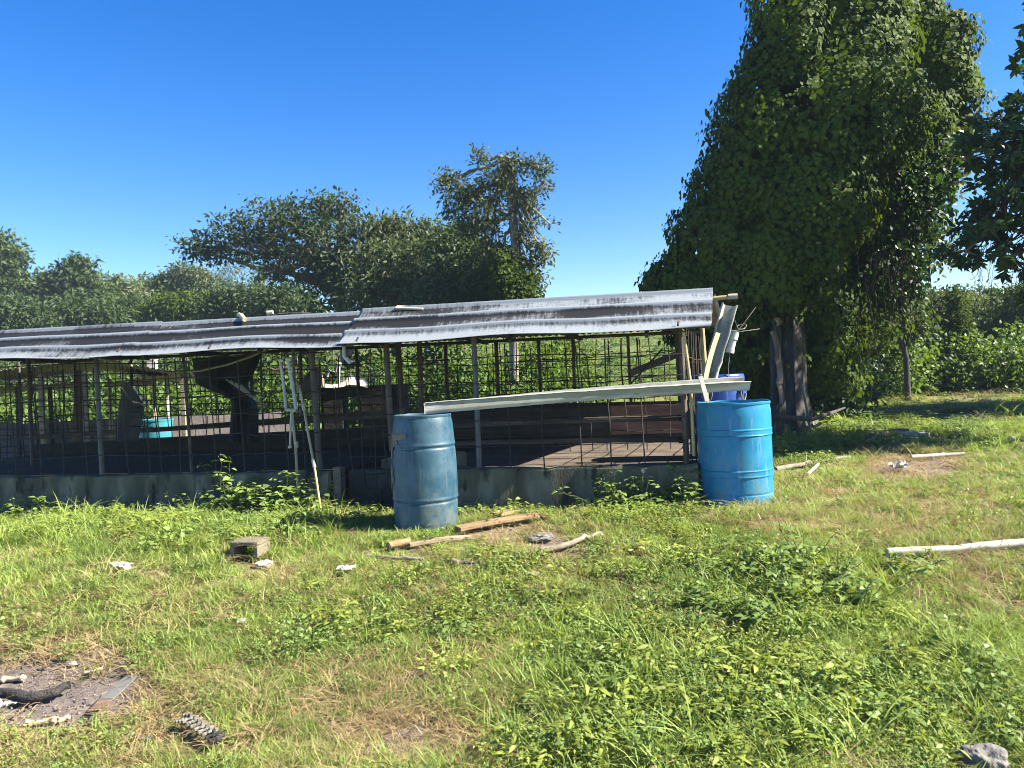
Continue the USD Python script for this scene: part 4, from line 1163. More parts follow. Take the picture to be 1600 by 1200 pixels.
for r in range(3):
    for k in range(nb):
        c = p0 + du * ((k + .5 + .5 * (r % 2)) * Lw / nb) + np.array([0, 0, .14 + r * .2])
        obj('block', Geo().box(c + dn * rb.normal(0, .004), (Lw / nb - .014, .14, .188), R=np.stack([du, dn, [0, 0, 1]], 1)), 'far_block', wl)
g = Geo(); g.box((p0 + p1) / 2 + np.array([0, 0, .32]), (Lw, .11, .58), R=np.stack([du, dn, [0, 0, 1]], 1))
obj('mortar_bed', g, 'concrete_dark', wl)
# turquoise tub behind the bars
t = Thing('turquoise_tub', 'turquoise plastic tub glimpsed through the bars before the block wall', 'tub', ground_under(244, 670, 11.6))
g = Geo().revolve([(.0, .0), (.20, .0), (.215, .3), (.225, .33), (.22, .36), (.235, .66), (.25, .68), (.25, .70), (.225, .70), (.20, .05), (0, .05)], 28)
obj('body', g, 'turquoise_plastic', t, smooth=35, local=True)
# hutch with the pale tarpaulin and starter bars
hd = 11.2
hb = ground_under(590, 640, hd)
t = Thing('half_built_tank', 'half built dark block tank with starter bars sticking up around its rim', 'tank', hb)
z0, z1 = hb[2], P(560, 603, hd)[2]
xl, xr = P(506, 610, hd)[0], P(612, 610, hd)[0]
for (a, b, y) in ((xl, xl + .28, hd), (xl + .55, xr, hd)):
    for r in range(int((z1 - z0) / .2) + 1):
        za = z0 + r * .2; zb = min(za + .19, z1)
        if zb - za < .03: continue
        n_ = max(1, int((b - a) / .38))
        for k in range(n_):
            w_ = (b - a) / n_
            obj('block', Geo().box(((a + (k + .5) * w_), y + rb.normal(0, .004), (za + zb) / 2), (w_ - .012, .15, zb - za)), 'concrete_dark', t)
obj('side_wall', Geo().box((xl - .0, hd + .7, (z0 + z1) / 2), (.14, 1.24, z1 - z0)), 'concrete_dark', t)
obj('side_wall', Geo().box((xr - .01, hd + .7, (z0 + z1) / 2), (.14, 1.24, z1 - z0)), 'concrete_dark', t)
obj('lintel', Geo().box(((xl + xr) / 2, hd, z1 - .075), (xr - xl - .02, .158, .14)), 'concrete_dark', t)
for px, top in ((535, 583), (547, 578), (555, 580), (565, 577), (578, 577), (585, 576), (593, 577), (604, 579)):
    a = P(px, 603, hd); a[2] = z1 - .05
    obj('starter_bar', Geo().tube([a, P(px + .5, (top + 600) / 2, hd), P(px + rb.normal(0, 1.5), top, hd)], .009, 5), 'rusty_steel', t)
obj('starter_bar', Geo().tube([P(573, 589, hd - .02), P(600, 587, hd - .02)], .007, 5), 'rusty_steel', t)
g = np.zeros((26, 14, 3))
for i, u in enumerate(np.linspace(0, 1, 26)):
    for j, v in enumerate(np.linspace(0, 1, 14)):
        p = P(508 + 66 * u, 603, hd - .12 + v * .8); h = .13 * math.exp(-((u - .62) / .22) ** 2) + .05 * math.exp(-((u - .9) / .08) ** 2)
        p[2] = z1 + .025 + h * math.sin(min(1, v * 2.2 + .15) * PI / 2) + .05 * (fbm(np.array([[u * 7, v * 5, 2.]]), 3, 4)[0] - .5) - .05 * (v < .05)
        g[i, j] = p
tag(obj('pale_tarpaulin', Geo().sheet(g, .006), 'pale_cloth', smooth=True), 'crumpled pale tarpaulin thrown over the dark block tank', 'tarpaulin')
q = [P(511, 590, hd - .2), P(515, 579, hd - .2), P(525, 582, hd - .2), P(528, 571, hd - .2), P(532, 571, hd - .2)]
g = Geo(); g.tube(q, .018, 8); g.tube([P(529, 599, hd - .2), P(529.5, 569, hd - .2)], .020, 8); g.tube([P(528, 569, hd - .2), P(533, 569, hd - .2)], .024, 8)
tag(obj('bent_pipe', g, 'pvc', smooth=40), 'zigzag white pipe standing above the pale tarpaulin', 'pipe')
g = Geo().sheet(np.array([[P(496, 604, 10.6), P(500, 588, 10.6)], [P(504, 601, 10.5), P(503, 585, 10.5)], [P(506, 606, 10.7), P(506, 596, 10.7)]]), .01)
tag(obj('pink_scrap', g, 'pink_sheet'), 'small faded pink scrap standing left of the pale tarpaulin', 'scrap')
g = np.zeros((16, 6, 3))
for i, u in enumerate(np.linspace(0, 1, 16)):
    for j, v in enumerate(np.linspace(0, 1, 6)):
        g[i, j] = P(421 + 52 * u, 574 + 4 * u + 2.5 * math.sin(u * 9), 12 + v * .9) + [0, 0, -.05 * v]
tag(obj('roof_scrap', Geo().sheet(g, .012), 'pink_sheet', smooth=30), 'faded pinkish roofing scrap hanging level behind the forked pipes', 'scrap')
# sheets, cloths inside the pen
def cloth(name, label, cat, outline, d0, d1, m, amp=.04, seed=0, thick=.006):
    """A hanging sheet: outline is two lists of photo points, its left and right edges from the top down."""
    l, r = [np.array(x, float) for x in outline]
    n, k = 22, 18
    ti = np.linspace(0, 1, n)
    li = np.stack([np.interp(ti, np.linspace(0, 1, len(l)), l[:, c]) for c in (0, 1)], 1)
    ri = np.stack([np.interp(ti, np.linspace(0, 1, len(r)), r[:, c]) for c in (0, 1)], 1)
    g = np.zeros((n, k, 3))
    for i in range(n):
        for j, u in enumerate(np.linspace(0, 1, k)):
            px, py = li[i] * (1 - u) + ri[i] * u
            g[i, j] = P(px, py, d0 + (d1 - d0) * u + amp * math.sin(u * 11 + seed + ti[i] * 1.5) + amp * .8 * (fbm(np.array([[u * 4, ti[i] * 3, seed]]) + 5, 3, 1)[0] - .5))
    return tag(obj(name, Geo().sheet(g, thick), m, smooth=True), label, cat)
cloth('bent_sheet', 'bent grey sheet standing on edge inside the left of the pen', 'metal sheet', ([(196, 597), (186, 630), (183, 690)], [(202, 597), (226, 634), (216, 690)]), 8.7, 9.3, 'grey_sheet', .02, 1)
cloth('dark_cloth', 'big black cloth sagging from the roof at the left of the forked pipes', 'cloth', ([(300, 560), (306, 600), (345, 616), (362, 625), (358, 690)], [(410, 552), (398, 580), (386, 600), (404, 640), (404, 690)]), 9.2, 9.4, 'tarp_dark', .05, 2)
cloth('curved_dark_sheet', 'curved dark sheet hanging just left of the middle post', 'metal sheet', ([(488, 575), (474, 592), (468, 622)], [(500, 572), (502, 592), (500, 628)]), 9.2, 9.6, 'grey_sheet', .02, 3)
for i in range(4):
    tag(obj('grey_pipe', Geo().tube([P(352 + 8 * i, 592 + 3 * i, 9.0), P(392 + 6 * i, 620 + 4 * i, 9.05)], .008, 6), 'pvc_grey'), ('topmost', 'second from top', 'third from top', 'lowest')[i] + ' of the thin grey pipes slanting across the black cloth', 'pipe', 'slanting thin grey pipes on the black cloth')
q = [P(*a) for a in ((154, 561, 7.5), (175, 564, 7.6), (215, 574, 7.9), (262, 582, 8.1), (310, 580, 8.1), (355, 570, 8.0), (390, 558, 7.9), (416, 547, 7.8))]
tag(obj('slack_rope', Geo().tube(q, .012, 6), 'rope', smooth=True), 'slack pale rope sagging under the left roof', 'rope')
g = Geo().tube([P(537, 541, 7.0), P(537.5, 556, 7.0), P(540, 561, 7.0)], .016, 8); g.tube([P(540, 559, 7.0), P(547, 567, 7.0)], .018, 8)
tag(obj('pipe_elbow', g, 'pvc_grey', smooth=40), 'short grey pipe elbow hanging under the roof seam', 'pipe')
g = Geo(); x0, z0 = F(712, 702, .22); x1, z1 = F(727, 702, .22)
pl = [W(x0, .22, ztop(x0) - .018), W(x1, .22, ztop(x0) - .018), W(x1 - .002, .23, ztop(x0) + .12), W(x1 - .012, .23, ztop(x0) + .138), W(x0, .23, ztop(x0) + .142)]
pl = np.array(pl); v = np.vstack([pl, pl + ey * .03])
g.add(v, [[0, 1, 2], [0, 2, 3], [0, 3, 4], [5, 7, 6], [5, 8, 7], [5, 9, 8]] + sum([[[i, i + 5, (i + 1) % 5 + 5], [i, (i + 1) % 5 + 5, (i + 1) % 5]] for i in range(5)], []))
tag(obj('pale_tile', g, 'block_grey'), 'pale rounded tile propped on the plinth beside the faded barrel', 'tile')
for (a, b, nm) in (((655, 575), (650, 620), 0),):
    pass

# ------------------------------------------------------------------ things on the roof
def on_roof(px, py, s=.05):
    """A point on the front slope near the ridge."""
    y = RIDGE + (FRONT - RIDGE) * s
    x, z = F(px, py, y)
    return W(x, y, float(ridge(x)) + (float(eave(x)) - float(ridge(x))) * s + .012)
q = on_roof(377, 499, .06)
tag(obj('roof_stub', Geo().tube([q + [.06, -.08, .0], q + [-.02, .06, .055], q + [-.05, .10, .07]], [.022, .024, .02], 8), 'bone', smooth=40), 'pale stub lying on the roof edge left of the upright pipe', 'stub')
q = on_roof(418, 496, .02)
g = Geo().tube([q - [0, -.1, .1], q + [0, .02, .06]], .016, 8); g.tube([q + [-.01, .02, .052], q + [.05, .02, .055]], .019, 8)
tag(obj('upright_pipe', g, 'pvc', smooth=40), 'small white capped pipe standing up behind the roof edge', 'pipe')
q = on_roof(452, 494, .0)
tag(obj('rubbish_heap', Geo().blob(q + [0, .14, .005], (.20, .12, .045), 4, .5, 3), 'charcoal'), 'flat dark heap lying behind the roof edge', 'heap')
q = on_roof(640, 486, .02)
tag(obj('white_board', Geo().beam(q + ex * -.13 + [0, 0, .03], q + ex * .14 + [0, 0, .006], .07, .018, up=(0, -.4, 1)), 'pvc_old'), 'thin white board lying on top of the roof', 'board')

# ------------------------------------------------------------------ barrels
def barrel_profile(H, r, kind):
    if kind == 'faded':          # narrow, closed, grooved hoops
        a = [(0, .01), (r * .80, .01), (r * .88, 0), (r * .93, .012), (r * .945, .05)]
        for z in np.linspace(.08, H - .16, 120):
            t = z / H
            rr = r * (.95 + .055 * math.sin(PI * min(1, t * 1.15)) - .05 * max(0, t - .55))
            for zc in (.27 * H, .725 * H):
                rr -= .006 * math.exp(-((z - zc) / .010) ** 2); rr += .004 * math.exp(-((z - zc - .02) / .012) ** 2)
            a.append((rr, z))
        a += [(r * .93, H - .11), (r * .915, H - .07), (r * .885, H - .035), (r * .87, H - .024), (r * .885, H - .018), (r * .885, H - .004), (r * .87, H), (r * .835, H), (r * .825, H - .008), (r * .82, H - .035), (0, H - .03)]
        return a
    a = [(0, .012), (r * .86, .012), (r * .90, 0), (r * .96, .012), (r * .985, .04)]
    zs = np.linspace(.06, H - .11, 150)
    for z in zs:
        rr = r * .985
        for zc in (.345 * H, .72 * H):
            d = abs(z - zc)
            rr += .0045 * (1 - float(ss(.024, .030, d))) + .0035 * math.exp(-((d - .024) / .005) ** 2)
        rr -= .004 * math.exp(-((z - .155 * H) / .007) ** 2)
        a.append((rr, z))
    if kind == 'open':
        a += [(r * .98, H - .075), (r * .965, H - .05), (r * .955, H - .026), (r * .975, H - .02), (r * .98, H - .004), (r * .965, H), (r * .945, H), (r * .935, H - .012), (r * .935, .03), (0, .03)]
    else:
        a += [(r * .975, H - .10), (r * .955, H - .085), (r * .955, H - .07), (r * 1.01, H - .068), (r * 1.02, H - .05), (r * 1.02, H - .02), (r * 1.0, H - .012), (r * .985, H), (r * .80, H + .002), (r * .77, H - .014), (0, H - .012)]
    return a


def refine(prof, step=.012):
    out = [prof[0]]
    for p, q in zip(prof[:-1], prof[1:]):
        n = max(1, int(math.hypot(q[0] - p[0], q[1] - p[1]) / .06))
        out += [(p[0] + (q[0] - p[0]) * k / n, p[1] + (q[1] - p[1]) * k / n) for k in range(1, n + 1)]
    return out


def barrel(label, px, py_base, w_px, py_top, d_off, kind, m, d=None, warp=0, group=None):
    b = on(px, py_base)
    dd = d or b[1]
    if d:
        b = ground_under(px, py_base, d)
    dd = dd + d_off
    b = np.array([b[0] * dd / b[1], dd, 0]); b[2] = float(gz_true(b[0], b[1])) - .015
    H = P(px - w_px * .3, py_top, dd)[2] - b[2]
    r = w_px / 2 * dd / FPX
    t = Thing('plastic_barrel', label, 'barrel', b, group=group)
    g = Geo().revolve(refine(barrel_profile(H, r, kind)), 72)
    v, f = g.arrays()
    if warp:
        a = np.arctan2(v[:, 1], v[:, 0])
        k = ss(H - .12, H, v[:, 2])
        v[:, 2] += warp * k * np.sin(a * 2 + .6) * .6 + warp * .5 * k * np.sin(a * 5)
        v[:, :2] *= (1 + .012 * np.sin(a * 2 + 1) * ss(0, H, v[:, 2]))[:, None]
    dent = fbm(v * 3.0 + 20, 3, 3) - .5
    v[:, :2] *= (1 + .008 * dent)[:, None]
    body = usdkit.mesh(stage, numbered(t.path, 'body'), (v, f), f'/World/Looks/{m}', 35)
    return t, b, H, r


t1, B1, H1, R1 = barrel('faded dark blue narrow barrel with torn pale label in front of the gateway', 667, 824, 101, 648, 0, 'faded', 'barrel_faded')
# torn label: a shell on the barrel's side
rb = np.random.default_rng(15)
def label_shell(cols):
    g = Geo()
    view = math.atan2(-B1[1], -B1[0])
    vv, ff = [], []
    for k, (z, a0, a1) in enumerate(cols):
        for s in np.linspace(0, 1, 7):
            a = view + math.radians(a0 + (a1 - a0) * s)
            tz = z / H1
            rr = R1 * (.95 + .055 * math.sin(PI * min(1, tz * 1.15)) - .05 * max(0, tz - .55)) * 1.016 + .003
            if tz > .88: rr *= .97
            vv.append((rr * math.cos(a), rr * math.sin(a), z + rb.normal(0, .003)))
    n = len(cols)
    for i in range(n - 1):
        for j in range(6):
            ff.append((i * 7 + j, i * 7 + j + 1, i * 7 + 8 + j, i * 7 + 7 + j))
    return g.add(np.array(vv), np.array(ff))
cols = []
for z in np.linspace(.86, .36, 46):
    t_ = (.86 - z) / .5
    base_ = 66 if t_ < .10 else (40 if t_ < .2 else 22 if t_ < .45 else 15 if t_ < .62 else 24 if t_ < .9 else 15)
    wd = base_ * .9 + 9 * (fbm(np.array([[z * 26, 1.0, 1.0]]), 3, 2)[0] - .5) * 2
    cols.append((H1 * z * .955 + .03, -92 + 5 * t_, -92 + 5 * t_ + max(4, wd)))
obj('torn_label', label_shell(cols), 'bone_grey', t1, smooth=True, local=True)
t2, B2, H2, R2 = barrel('bright blue open barrel with two raised hoops at the right end of the pen', 1151, 788, 113, 628, 0, 'open', 'barrel_bright', warp=.006)
t3, B3, H3, R3 = barrel('deep blue lidded barrel half hidden behind the bright blue one', 1126, 770, 82, 586, 0, 'lid', 'barrel_deep', d=7.25)
vw = math.atan2(-B3[1], -B3[0])
for a in (62, -20):
    aa = vw + math.radians(a); c = np.array([math.cos(aa), math.sin(aa), 0])
    g = Geo().box(c * (R3 * 1.03) + [0, 0, H3 - .13], (.05, .07, .10), R=np.stack([c, np.cross([0, 0, 1], c), [0, 0, 1]], 1))
    obj('lug', g, 'barrel_deep', t3, local=True)
    s = np.linspace(0, PI, 9); e2 = np.cross([0, 0, 1], c)
    obj('ring_handle', Geo().tube(c * (R3 * 1.07) + np.outer(np.cos(s), e2) * .05 + np.outer(np.sin(s), [0, 0, -1]) * .10 + np.array([0, 0, H3 - .15]), .008, 6), 'wire', t3, local=True)

# ------------------------------------------------------------------ gutters and pipes
def channel(p0, p1, w, h, up, thick=.004, lip=.012, twist=(0, 0), n=14, sag=0.0, wob=0, seed=0):
    """A gutter: an open U of width w and height h along p0-p1."""
    r_ = np.random.default_rng(seed)
    p0, p1 = np.asarray(p0, float), np.asarray(p1, float)
    prof = np.array([[-w/2 - lip, h], [-w/2, h], [-w/2 + .004, h * .35], [-w/2 + .012, .010], [-w/2 + .022, 0], [w/2 - .022, 0], [w/2 - .012, .010], [w/2 - .004, h * .35], [w/2, h], [w/2 + lip, h]])
    inn = prof.copy(); inn[:, 1] += thick; inn[:, 0] *= (1 - 2 * thick / w); inn[[0, -1], 1] = h + thick; inn[1:-1, 1] = np.minimum(inn[1:-1, 1], h + thick)
    loop = np.vstack([prof, inn[::-1]])
    rows = []
    d = unit(p1 - p0)
    for i, t in enumerate(np.linspace(0, 1, n)):
        s0 = unit(np.cross(d, up)); u0 = np.cross(s0, d)
        a = math.radians(twist[0] + (twist[1] - twist[0]) * t)
        s_, u_ = s0 * math.cos(a) + u0 * math.sin(a), -s0 * math.sin(a) + u0 * math.cos(a)
        c = p0 + (p1 - p0) * t - np.array([0, 0, sag * 4 * t * (1 - t)]) + r_.normal(0, wob, 3)
        rows.append(c + loop[:, :1] * s_ + loop[:, 1:] * u_)
    k = len(loop); m = k // 2
    g = Geo()
    v = np.vstack(rows)
    i, j = np.meshgrid(np.arange(n - 1), np.arange(k), indexing='ij')
    q = np.stack([i * k + j, i * k + (j + 1) % k, (i + 1) * k + (j + 1) % k, (i + 1) * k + j], -1).reshape(-1, 4)
    ends = [[a, a + 1, k - 2 - a, k - 1 - a] for a in range(m - 1)]
    e = np.array(ends)
    return g.add(v, np.vstack([q, e[:, ::-1], e + (n - 1) * k]))


gl = P(664, 645, B1[1] + .02); gl[2] = B1[2] + H1 - .004
gr = P(1166, 608, 6.46)
tag(obj('long_gutter', channel(gl, gr, .125, .085, (0, 0, 1), twist=(4, -16), sag=-.012, n=20, wob=.0015, seed=2), 'gutter', smooth=30), 'long pale gutter resting on the faded barrel and crossing before the pen', 'gutter')
pu0, pu1 = P(1113, 598, 6.75), P(1139, 478, 6.80)
g = channel(pu0, pu1, .115, .085, (-.55, -.80, 0), n=12, wob=.002, seed=3, twist=(10, -22), sag=.01)
tag(obj('upright_gutter', g, 'gutter', smooth=30), 'short broken gutter standing upright against the pen corner', 'gutter')
tag(obj('yellowed_strip', Geo().beam(P(1102, 594, 6.62), P(1122, 520, 6.66), .045, .006, up=(.3, -1, 0), n=4, bend=(-.01, 0, 0)), 'gutter_yellow'), 'yellowed plastic strip leaning left of the upright gutter', 'strip')
tag(obj('white_stick', Geo().beam(P(1105, 627, 6.10), P(1094, 588, 6.15), .035, .012, up=(0, -1, .2)), 'pvc'), 'short white slat sticking out of the bright blue barrel', 'slat')
tag(obj('bamboo_pole', Geo().tube([P(1084, 712, 6.52), P(1079, 600, 6.50), P(1068, 519, 6.47)], .014, 8), 'bamboo', smooth=40), 'thin yellow cane leaning on the corner post of the pen', 'cane')
tag(obj('bamboo_pole', Geo().tube([P(1104, 640, 6.9), P(1101, 570, 6.88), P(1097, 513, 6.86)], .022, 8), 'bamboo', smooth=40), 'thicker pale cane upright between corner post and yellowed strip', 'cane')
# hanging pipe fitting with its wires
hp = P(1145, 532, 7.0)
t = Thing('hanging_pipe_fitting', 'grey pipe fitting hanging by wires right of the upright gutter', 'pipe fitting', hp)
ax_ = unit(P(1140, 551, 7.0) - P(1147, 522, 7.0)); a0 = P(1147, 522, 7.0)
obj('body', Geo().pipe([a0, a0 + ax_ * .165], .035, .005, 18), 'pvc_grey', t, smooth=40)
obj('collar', Geo().pipe([a0 - ax_ * .02, a0 + ax_ * .05], .042, .006, 18), 'pvc_grey', t, smooth=40)
obj('collar', Geo().pipe([a0 + ax_ * .145, a0 + ax_ * .175], .039, .006, 18), 'pvc_grey', t, smooth=40)
s = np.linspace(0, 2 * PI, 18)
c0 = P(1158, 511, 7.0)
w = [np.array([P(1132, 512, 6.9), P(1145, 517, 6.95), P(1158, 518, 7.0), P(1187, 514, 7.05)]), np.array([P(1150, 521, 7.0), P(1166, 500, 7.02), P(1181, 480, 7.05)]),
     c0 + np.stack([np.cos(s) * .035, np.sin(s * 1.0) * .03, np.sin(s) * .022], 1), np.array([P(1147, 498, 6.98), P(1151, 508, 7.0), P(1153, 514, 7.0)]),
     c0 + np.stack([np.cos(s) * .05, np.sin(s) * .02, np.sin(s + .6) * .028], 1), np.array([P(1140, 551, 7.0), P(1138, 575, 7.0), P(1138, 590, 7.0)])]
for q in w:
    obj('wire', Geo().tube(q, .0035, 5), 'wire', t)
# forked frame of white pipes leaning on the grid
hz = lambda px, py, off: W(F(px, py, off)[0], off, F(px, py, off)[1])
t = Thing('forked_pipe_frame', 'forked frame of white plastic pipes leaning on the front grid', 'pipe frame', hz(467, 768, -.22))
foot = on(466, 790)
obj('leg', Geo().tube([hz(466, 772, -.24), hz(462, 700, -.15), hz(456, 645, -.10)], .0125, 10), 'bamboo', t, smooth=40)
obj('crossbar', Geo().tube([hz(446, 640, -.08), hz(463, 641, -.08)], .017, 10), 'pvc_old', t, smooth=40)
obj('upright', Geo().tube([hz(447, 640, -.08), hz(443, 600, -.04), hz(438, 565, -.02)], .0135, 10), 'pvc', t, smooth=40)
obj('upright', Geo().tube([hz(463, 640, -.08), hz(457, 600, -.04), hz(450, 563, -.02)], .0165, 10), 'pvc', t, smooth=40)
for (a, b, r) in (((436, 563), (443, 563), .017), ((447, 561), (455, 561), .019), ((451, 580), (457, 579), .019), ((456, 598), (458, 603), .020)):
    obj('fitting', Geo().tube([hz(*a, -.03), hz(*b, -.03)], r, 10), 'pvc', t, smooth=40)
obj('dropper', Geo().tube([hz(455, 645, -.09), hz(453, 698, -.09)], .010, 8), 'pvc_grey', t, smooth=40)
obj('fitting', Geo().tube([hz(455, 697, -.09), hz(451, 699, -.09)], .015, 8), 'pvc', t, smooth=40)
obj('fitting', Geo().tube([hz(463, 690, -.14), hz(463.6, 700, -.145)], .0165, 10), 'pvc_old', t, smooth=40)
t = Thing('leaning_pipe', 'long thin jointed pipe leaning right of the forked frame', 'pipe', hz(501, 797, -.3))
pp = [hz(501, 797, -.32), hz(491, 728, -.22), hz(482, 680, -.16), hz(475, 640, -.11), hz(468, 606, -.06)]
obj('tube', Geo().tube(pp, .0115, 8), 'bamboo', t, smooth=40)
for k in (1, 3):
    obj('coupling', Geo().tube([pp[k] + (pp[k + 1] - pp[k]) * -.05, pp[k] + (pp[k + 1] - pp[k]) * .22], .0165, 10), 'pvc_old', t, smooth=40)
q = [hz(469, 606, -.06)[0:3] + np.array([math.cos(a) * .03, 0, math.sin(a) * .03 - .01]) for a in np.linspace(1.4, 5.0, 9)]
obj('hook', Geo().tube(q, .006, 6), 'pvc_old', t)

# ------------------------------------------------------------------ things lying on the ground
def lying(pts_, r, lift=.6):
    """A polyline through photo points on the ground, raised by its own radius."""
    out = []
    for px, py in pts_:
        q = on(px, py); q[2] += r * lift + .02; out.append(q)
    return np.array(out)


def stick(name, label, cat, pts_, r0, r1, m, seed=0, n=12, wob=.006, sides=8, lift=.8):
    r_ = np.random.default_rng(seed)
    q = lying(pts_, r0, lift)
    t = np.linspace(0, 1, n); tk_ = np.linspace(0, 1, len(q))
    c = np.stack([np.interp(t, tk_, q[:, k]) for k in range(3)], 1) + r_.normal(0, wob, (n, 3)) * np.array([1, 1, .4])
    return tag(obj(name, Geo().tube(c, np.linspace(r0, r1, n) * r_.uniform(.88, 1.12, n), sides), m, smooth=50), label, cat)


def plank(name, label, a, b, w, th, m, bend=(0, 0, .01), lift=.03, roll=0.0):
    p, q = on(*a), on(*b); p[2] += lift; q[2] += lift
    d = unit(q - p); side = unit(np.cross(d, [0, 0, 1]))
    return tag(obj(name, Geo().beam(p, q, w, th, up=np.array([0, 0, 1]) + side * roll, n=6, bend=bend), m), label, 'plank')


plank('plank', 'broad weathered plank lying right of the faded barrel', (716, 838), (850, 816), .11, .028, 'orange_timber', lift=.05)
plank('plank', 'short orange plank half buried in leaves by the plinth', (775, 818), (838, 808), .10, .025, 'orange_timber', lift=.06)
plank('plank', 'long narrow yellowish plank lying below the faded barrel', (640, 861), (736, 846), .05, .025, 'pale_timber', lift=.03)
plank('plank', 'small brown offcut below the long narrow plank', (680, 874), (722, 866), .045, .02, 'orange_timber', lift=.02)
stick('log', 'short brown round log left of the narrow plank', 'log', [(607, 866), (640, 859)], .030, .028, 'orange_timber', 1, 6)
stick('bleached_branch', 'crooked bleached branch lying right of the broad plank', 'branch', [(842, 873), (880, 862), (912, 852), (938, 842)], .022, .014, 'pale_bark', 2, 12, .012)
stick('grey_stick', 'straight grey stick in the grass below the faded barrel', 'stick', [(573, 879), (610, 883), (662, 886)], .014, .011, 'pale_bark', 3)
stick('dark_stick', 'dark stick with pale tip right of the straight grey stick', 'stick', [(708, 892), (752, 893)], .016, .010, 'bark', 4, 7)
stick('long_branch', 'long pale branch reaching right from behind the bright blue barrel', 'branch', [(1212, 740), (1262, 731), (1300, 724), (1330, 718)], .030, .018, 'pale_bark', 5, 12, .01)
stick('thin_branch', 'thin pale twig just below the end of the long branch', 'twig', [(1290, 733), (1318, 728)], .010, .007, 'pale_bark', 6, 6)
q = lying([(1251, 744), (1262, 748), (1279, 734)], .014, 1.6)
tag(obj('pipe_elbow', Geo().tube(q, .016, 8), 'pvc', smooth=40), 'white V shaped pipe elbow on the grass below the long branch', 'pipe')
stick('pale_pipe', 'pale pipe lying under the crooked stick on the right lawn', 'pipe', [(1354, 681), (1400, 684), (1452, 688)], .040, .038, 'pvc_old', 7, 8, .003, 12)
stick('crooked_stick', 'crooked stick arching over the pale pipe', 'stick', [(1352, 701), (1376, 690), (1402, 682), (1420, 683)], .026, .018, 'bark', 8, 10, .008, lift=2.6)
stick('pale_pole', 'thin straight pale pole lying alone in the middle of the right lawn', 'pole', [(1424, 719), (1470, 716), (1506, 714)], .026, .024, 'pvc_old', 9, 8, .003, 10)
stick('pvc_pipe', 'thick cream pipe lying in the grass at the right edge', 'pipe', [(1386, 876), (1480, 872), (1560, 865), (1660, 858)], .027, .027, 'pvc_old', 10, 14, .002, 16)
plank('white_strip', 'flat white strip half hidden in grass left of the cream pipe', (1086, 890), (1114, 886), .035, .012, 'pvc_old')
plank('white_strip', 'thin broken white strip in the middle of the lawn', (962, 902), (1000, 897), .02, .008, 'pvc_old')
# the hollow concrete block
cb = on(392, 872); d_ = cb[1]
cb[2] += .02
t = Thing('concrete_block', 'hollow concrete block lying in the grass at the left', 'concrete block', cb)
Rb = trimesh.transformations.euler_matrix(0, 0, math.radians(-9))[:3, :3]
bw, bd, bh_ = .205, .19, .115
for (c, s) in (((0, 0, bh_ - .014), (bw, bd, .028)), ((-bw / 2 + .016, 0, bh_ / 2 - .014), (.032, bd, bh_ - .0285)), ((bw / 2 - .016, 0, bh_ / 2 - .014), (.032, bd, bh_ - .0285))):
    m_ = trimesh.creation.box(s)
    for _ in range(3): m_ = m_.subdivide()
    v = np.array(m_.vertices); dd_ = fbm(v * 40 + 9, 3, 2) - .5
    ed = (np.abs(v) / (np.array(s) / 2) > .98).sum(1)
    v = v - np.sign(v) * (ed >= 2)[:, None] * .004 + unit(v) * dd_[:, None] * .006
    obj('web' if s[0] < .1 else 'face', Geo().add((v + np.array(c)) @ Rb.T, m_.faces), 'block_grey', t, local=True)


def litter(name, label, cat, px, py, r, m, seed, rough=.6, lift=.0, sub_=3):
    c = on(px, py)
    return tag(obj(name, Geo().blob(c + [0, 0, r[2] * .5 + lift], r, seed, rough, sub_, 2.0), m, smooth=40), label, cat)


def rag(name, label, cat, px, py, w, d, m, seed, h=.03):
    r_ = np.random.default_rng(seed); c = on(px, py)
    n = 16; g = np.zeros((n, n, 3)); rot = r_.uniform(-.3, .6)
    for i, u in enumerate(np.linspace(-1, 1, n)):
        for j, v in enumerate(np.linspace(-1, 1, n)):
            x, y = u * w * (1 + .3 * math.sin(v * 3 + seed)), v * d * (1 + .4 * math.sin(u * 2.5 + seed * 2))
            xx, yy = c[0] + x * math.cos(rot) - y * math.sin(rot), c[1] + x * math.sin(rot) + y * math.cos(rot)
            g[i, j] = (xx, yy, float(gz_true(xx, yy)) + .03 + h * 2 * fbm(np.array([[u * 2.2, v * 2.2, seed]]) + 9, 3, seed)[0])
    return tag(obj(name, Geo().sheet(g, .003), m, smooth=40), label, cat)


rag('white_rag', 'torn white rag lying in the grass left of the concrete block', 'rag', 190, 898, .07, .03, 'white_litter', 3, .03)
litter('white_lump', 'white lump lying right below the concrete block', 'litter', 413, 886, (.055, .05, .03), 'white_litter', 5)
litter('white_pebble', 'single white chip in the grass below the concrete block', 'litter', 377, 980, (.028, .022, .018), 'white_litter', 6, .5, .02)
rag('white_paper', 'scrap of white paper below the straight grey stick', 'paper', 541, 902, .05, .03, 'white_litter', 7, .02)
litter('white_chip', 'small pale chip in the lawn right of the dark stick', 'litter', 835, 909, (.035, .025, .018), 'bone', 8, .5, .015)
litter('ash_heap', 'grey crumbly heap right of the broad plank', 'heap', 842, 846, (.10, .07, .035), 'rock', 9, .8)
rag('crumpled_paper', 'crumpled white paper in the middle of the right lawn', 'paper', 1402, 738, .08, .07, 'white_litter', 10, .06)
litter('pale_stone', 'pale stone near the cream pipe on the dry patch', 'stone', 1362, 850, (.05, .04, .028), 'pebble', 11, .5)
litter('pale_stone', 'pale stone half sunk at the far right of the dry patch', 'stone', 1580, 690, (.07, .06, .05), 'rock', 12, .5)
rag('white_bag', 'white plastic bag bunched behind the bright blue barrel', 'bag', 1212, 668, .12, .10, 'white_litter', 13, .14)
c = on(1264, 676)
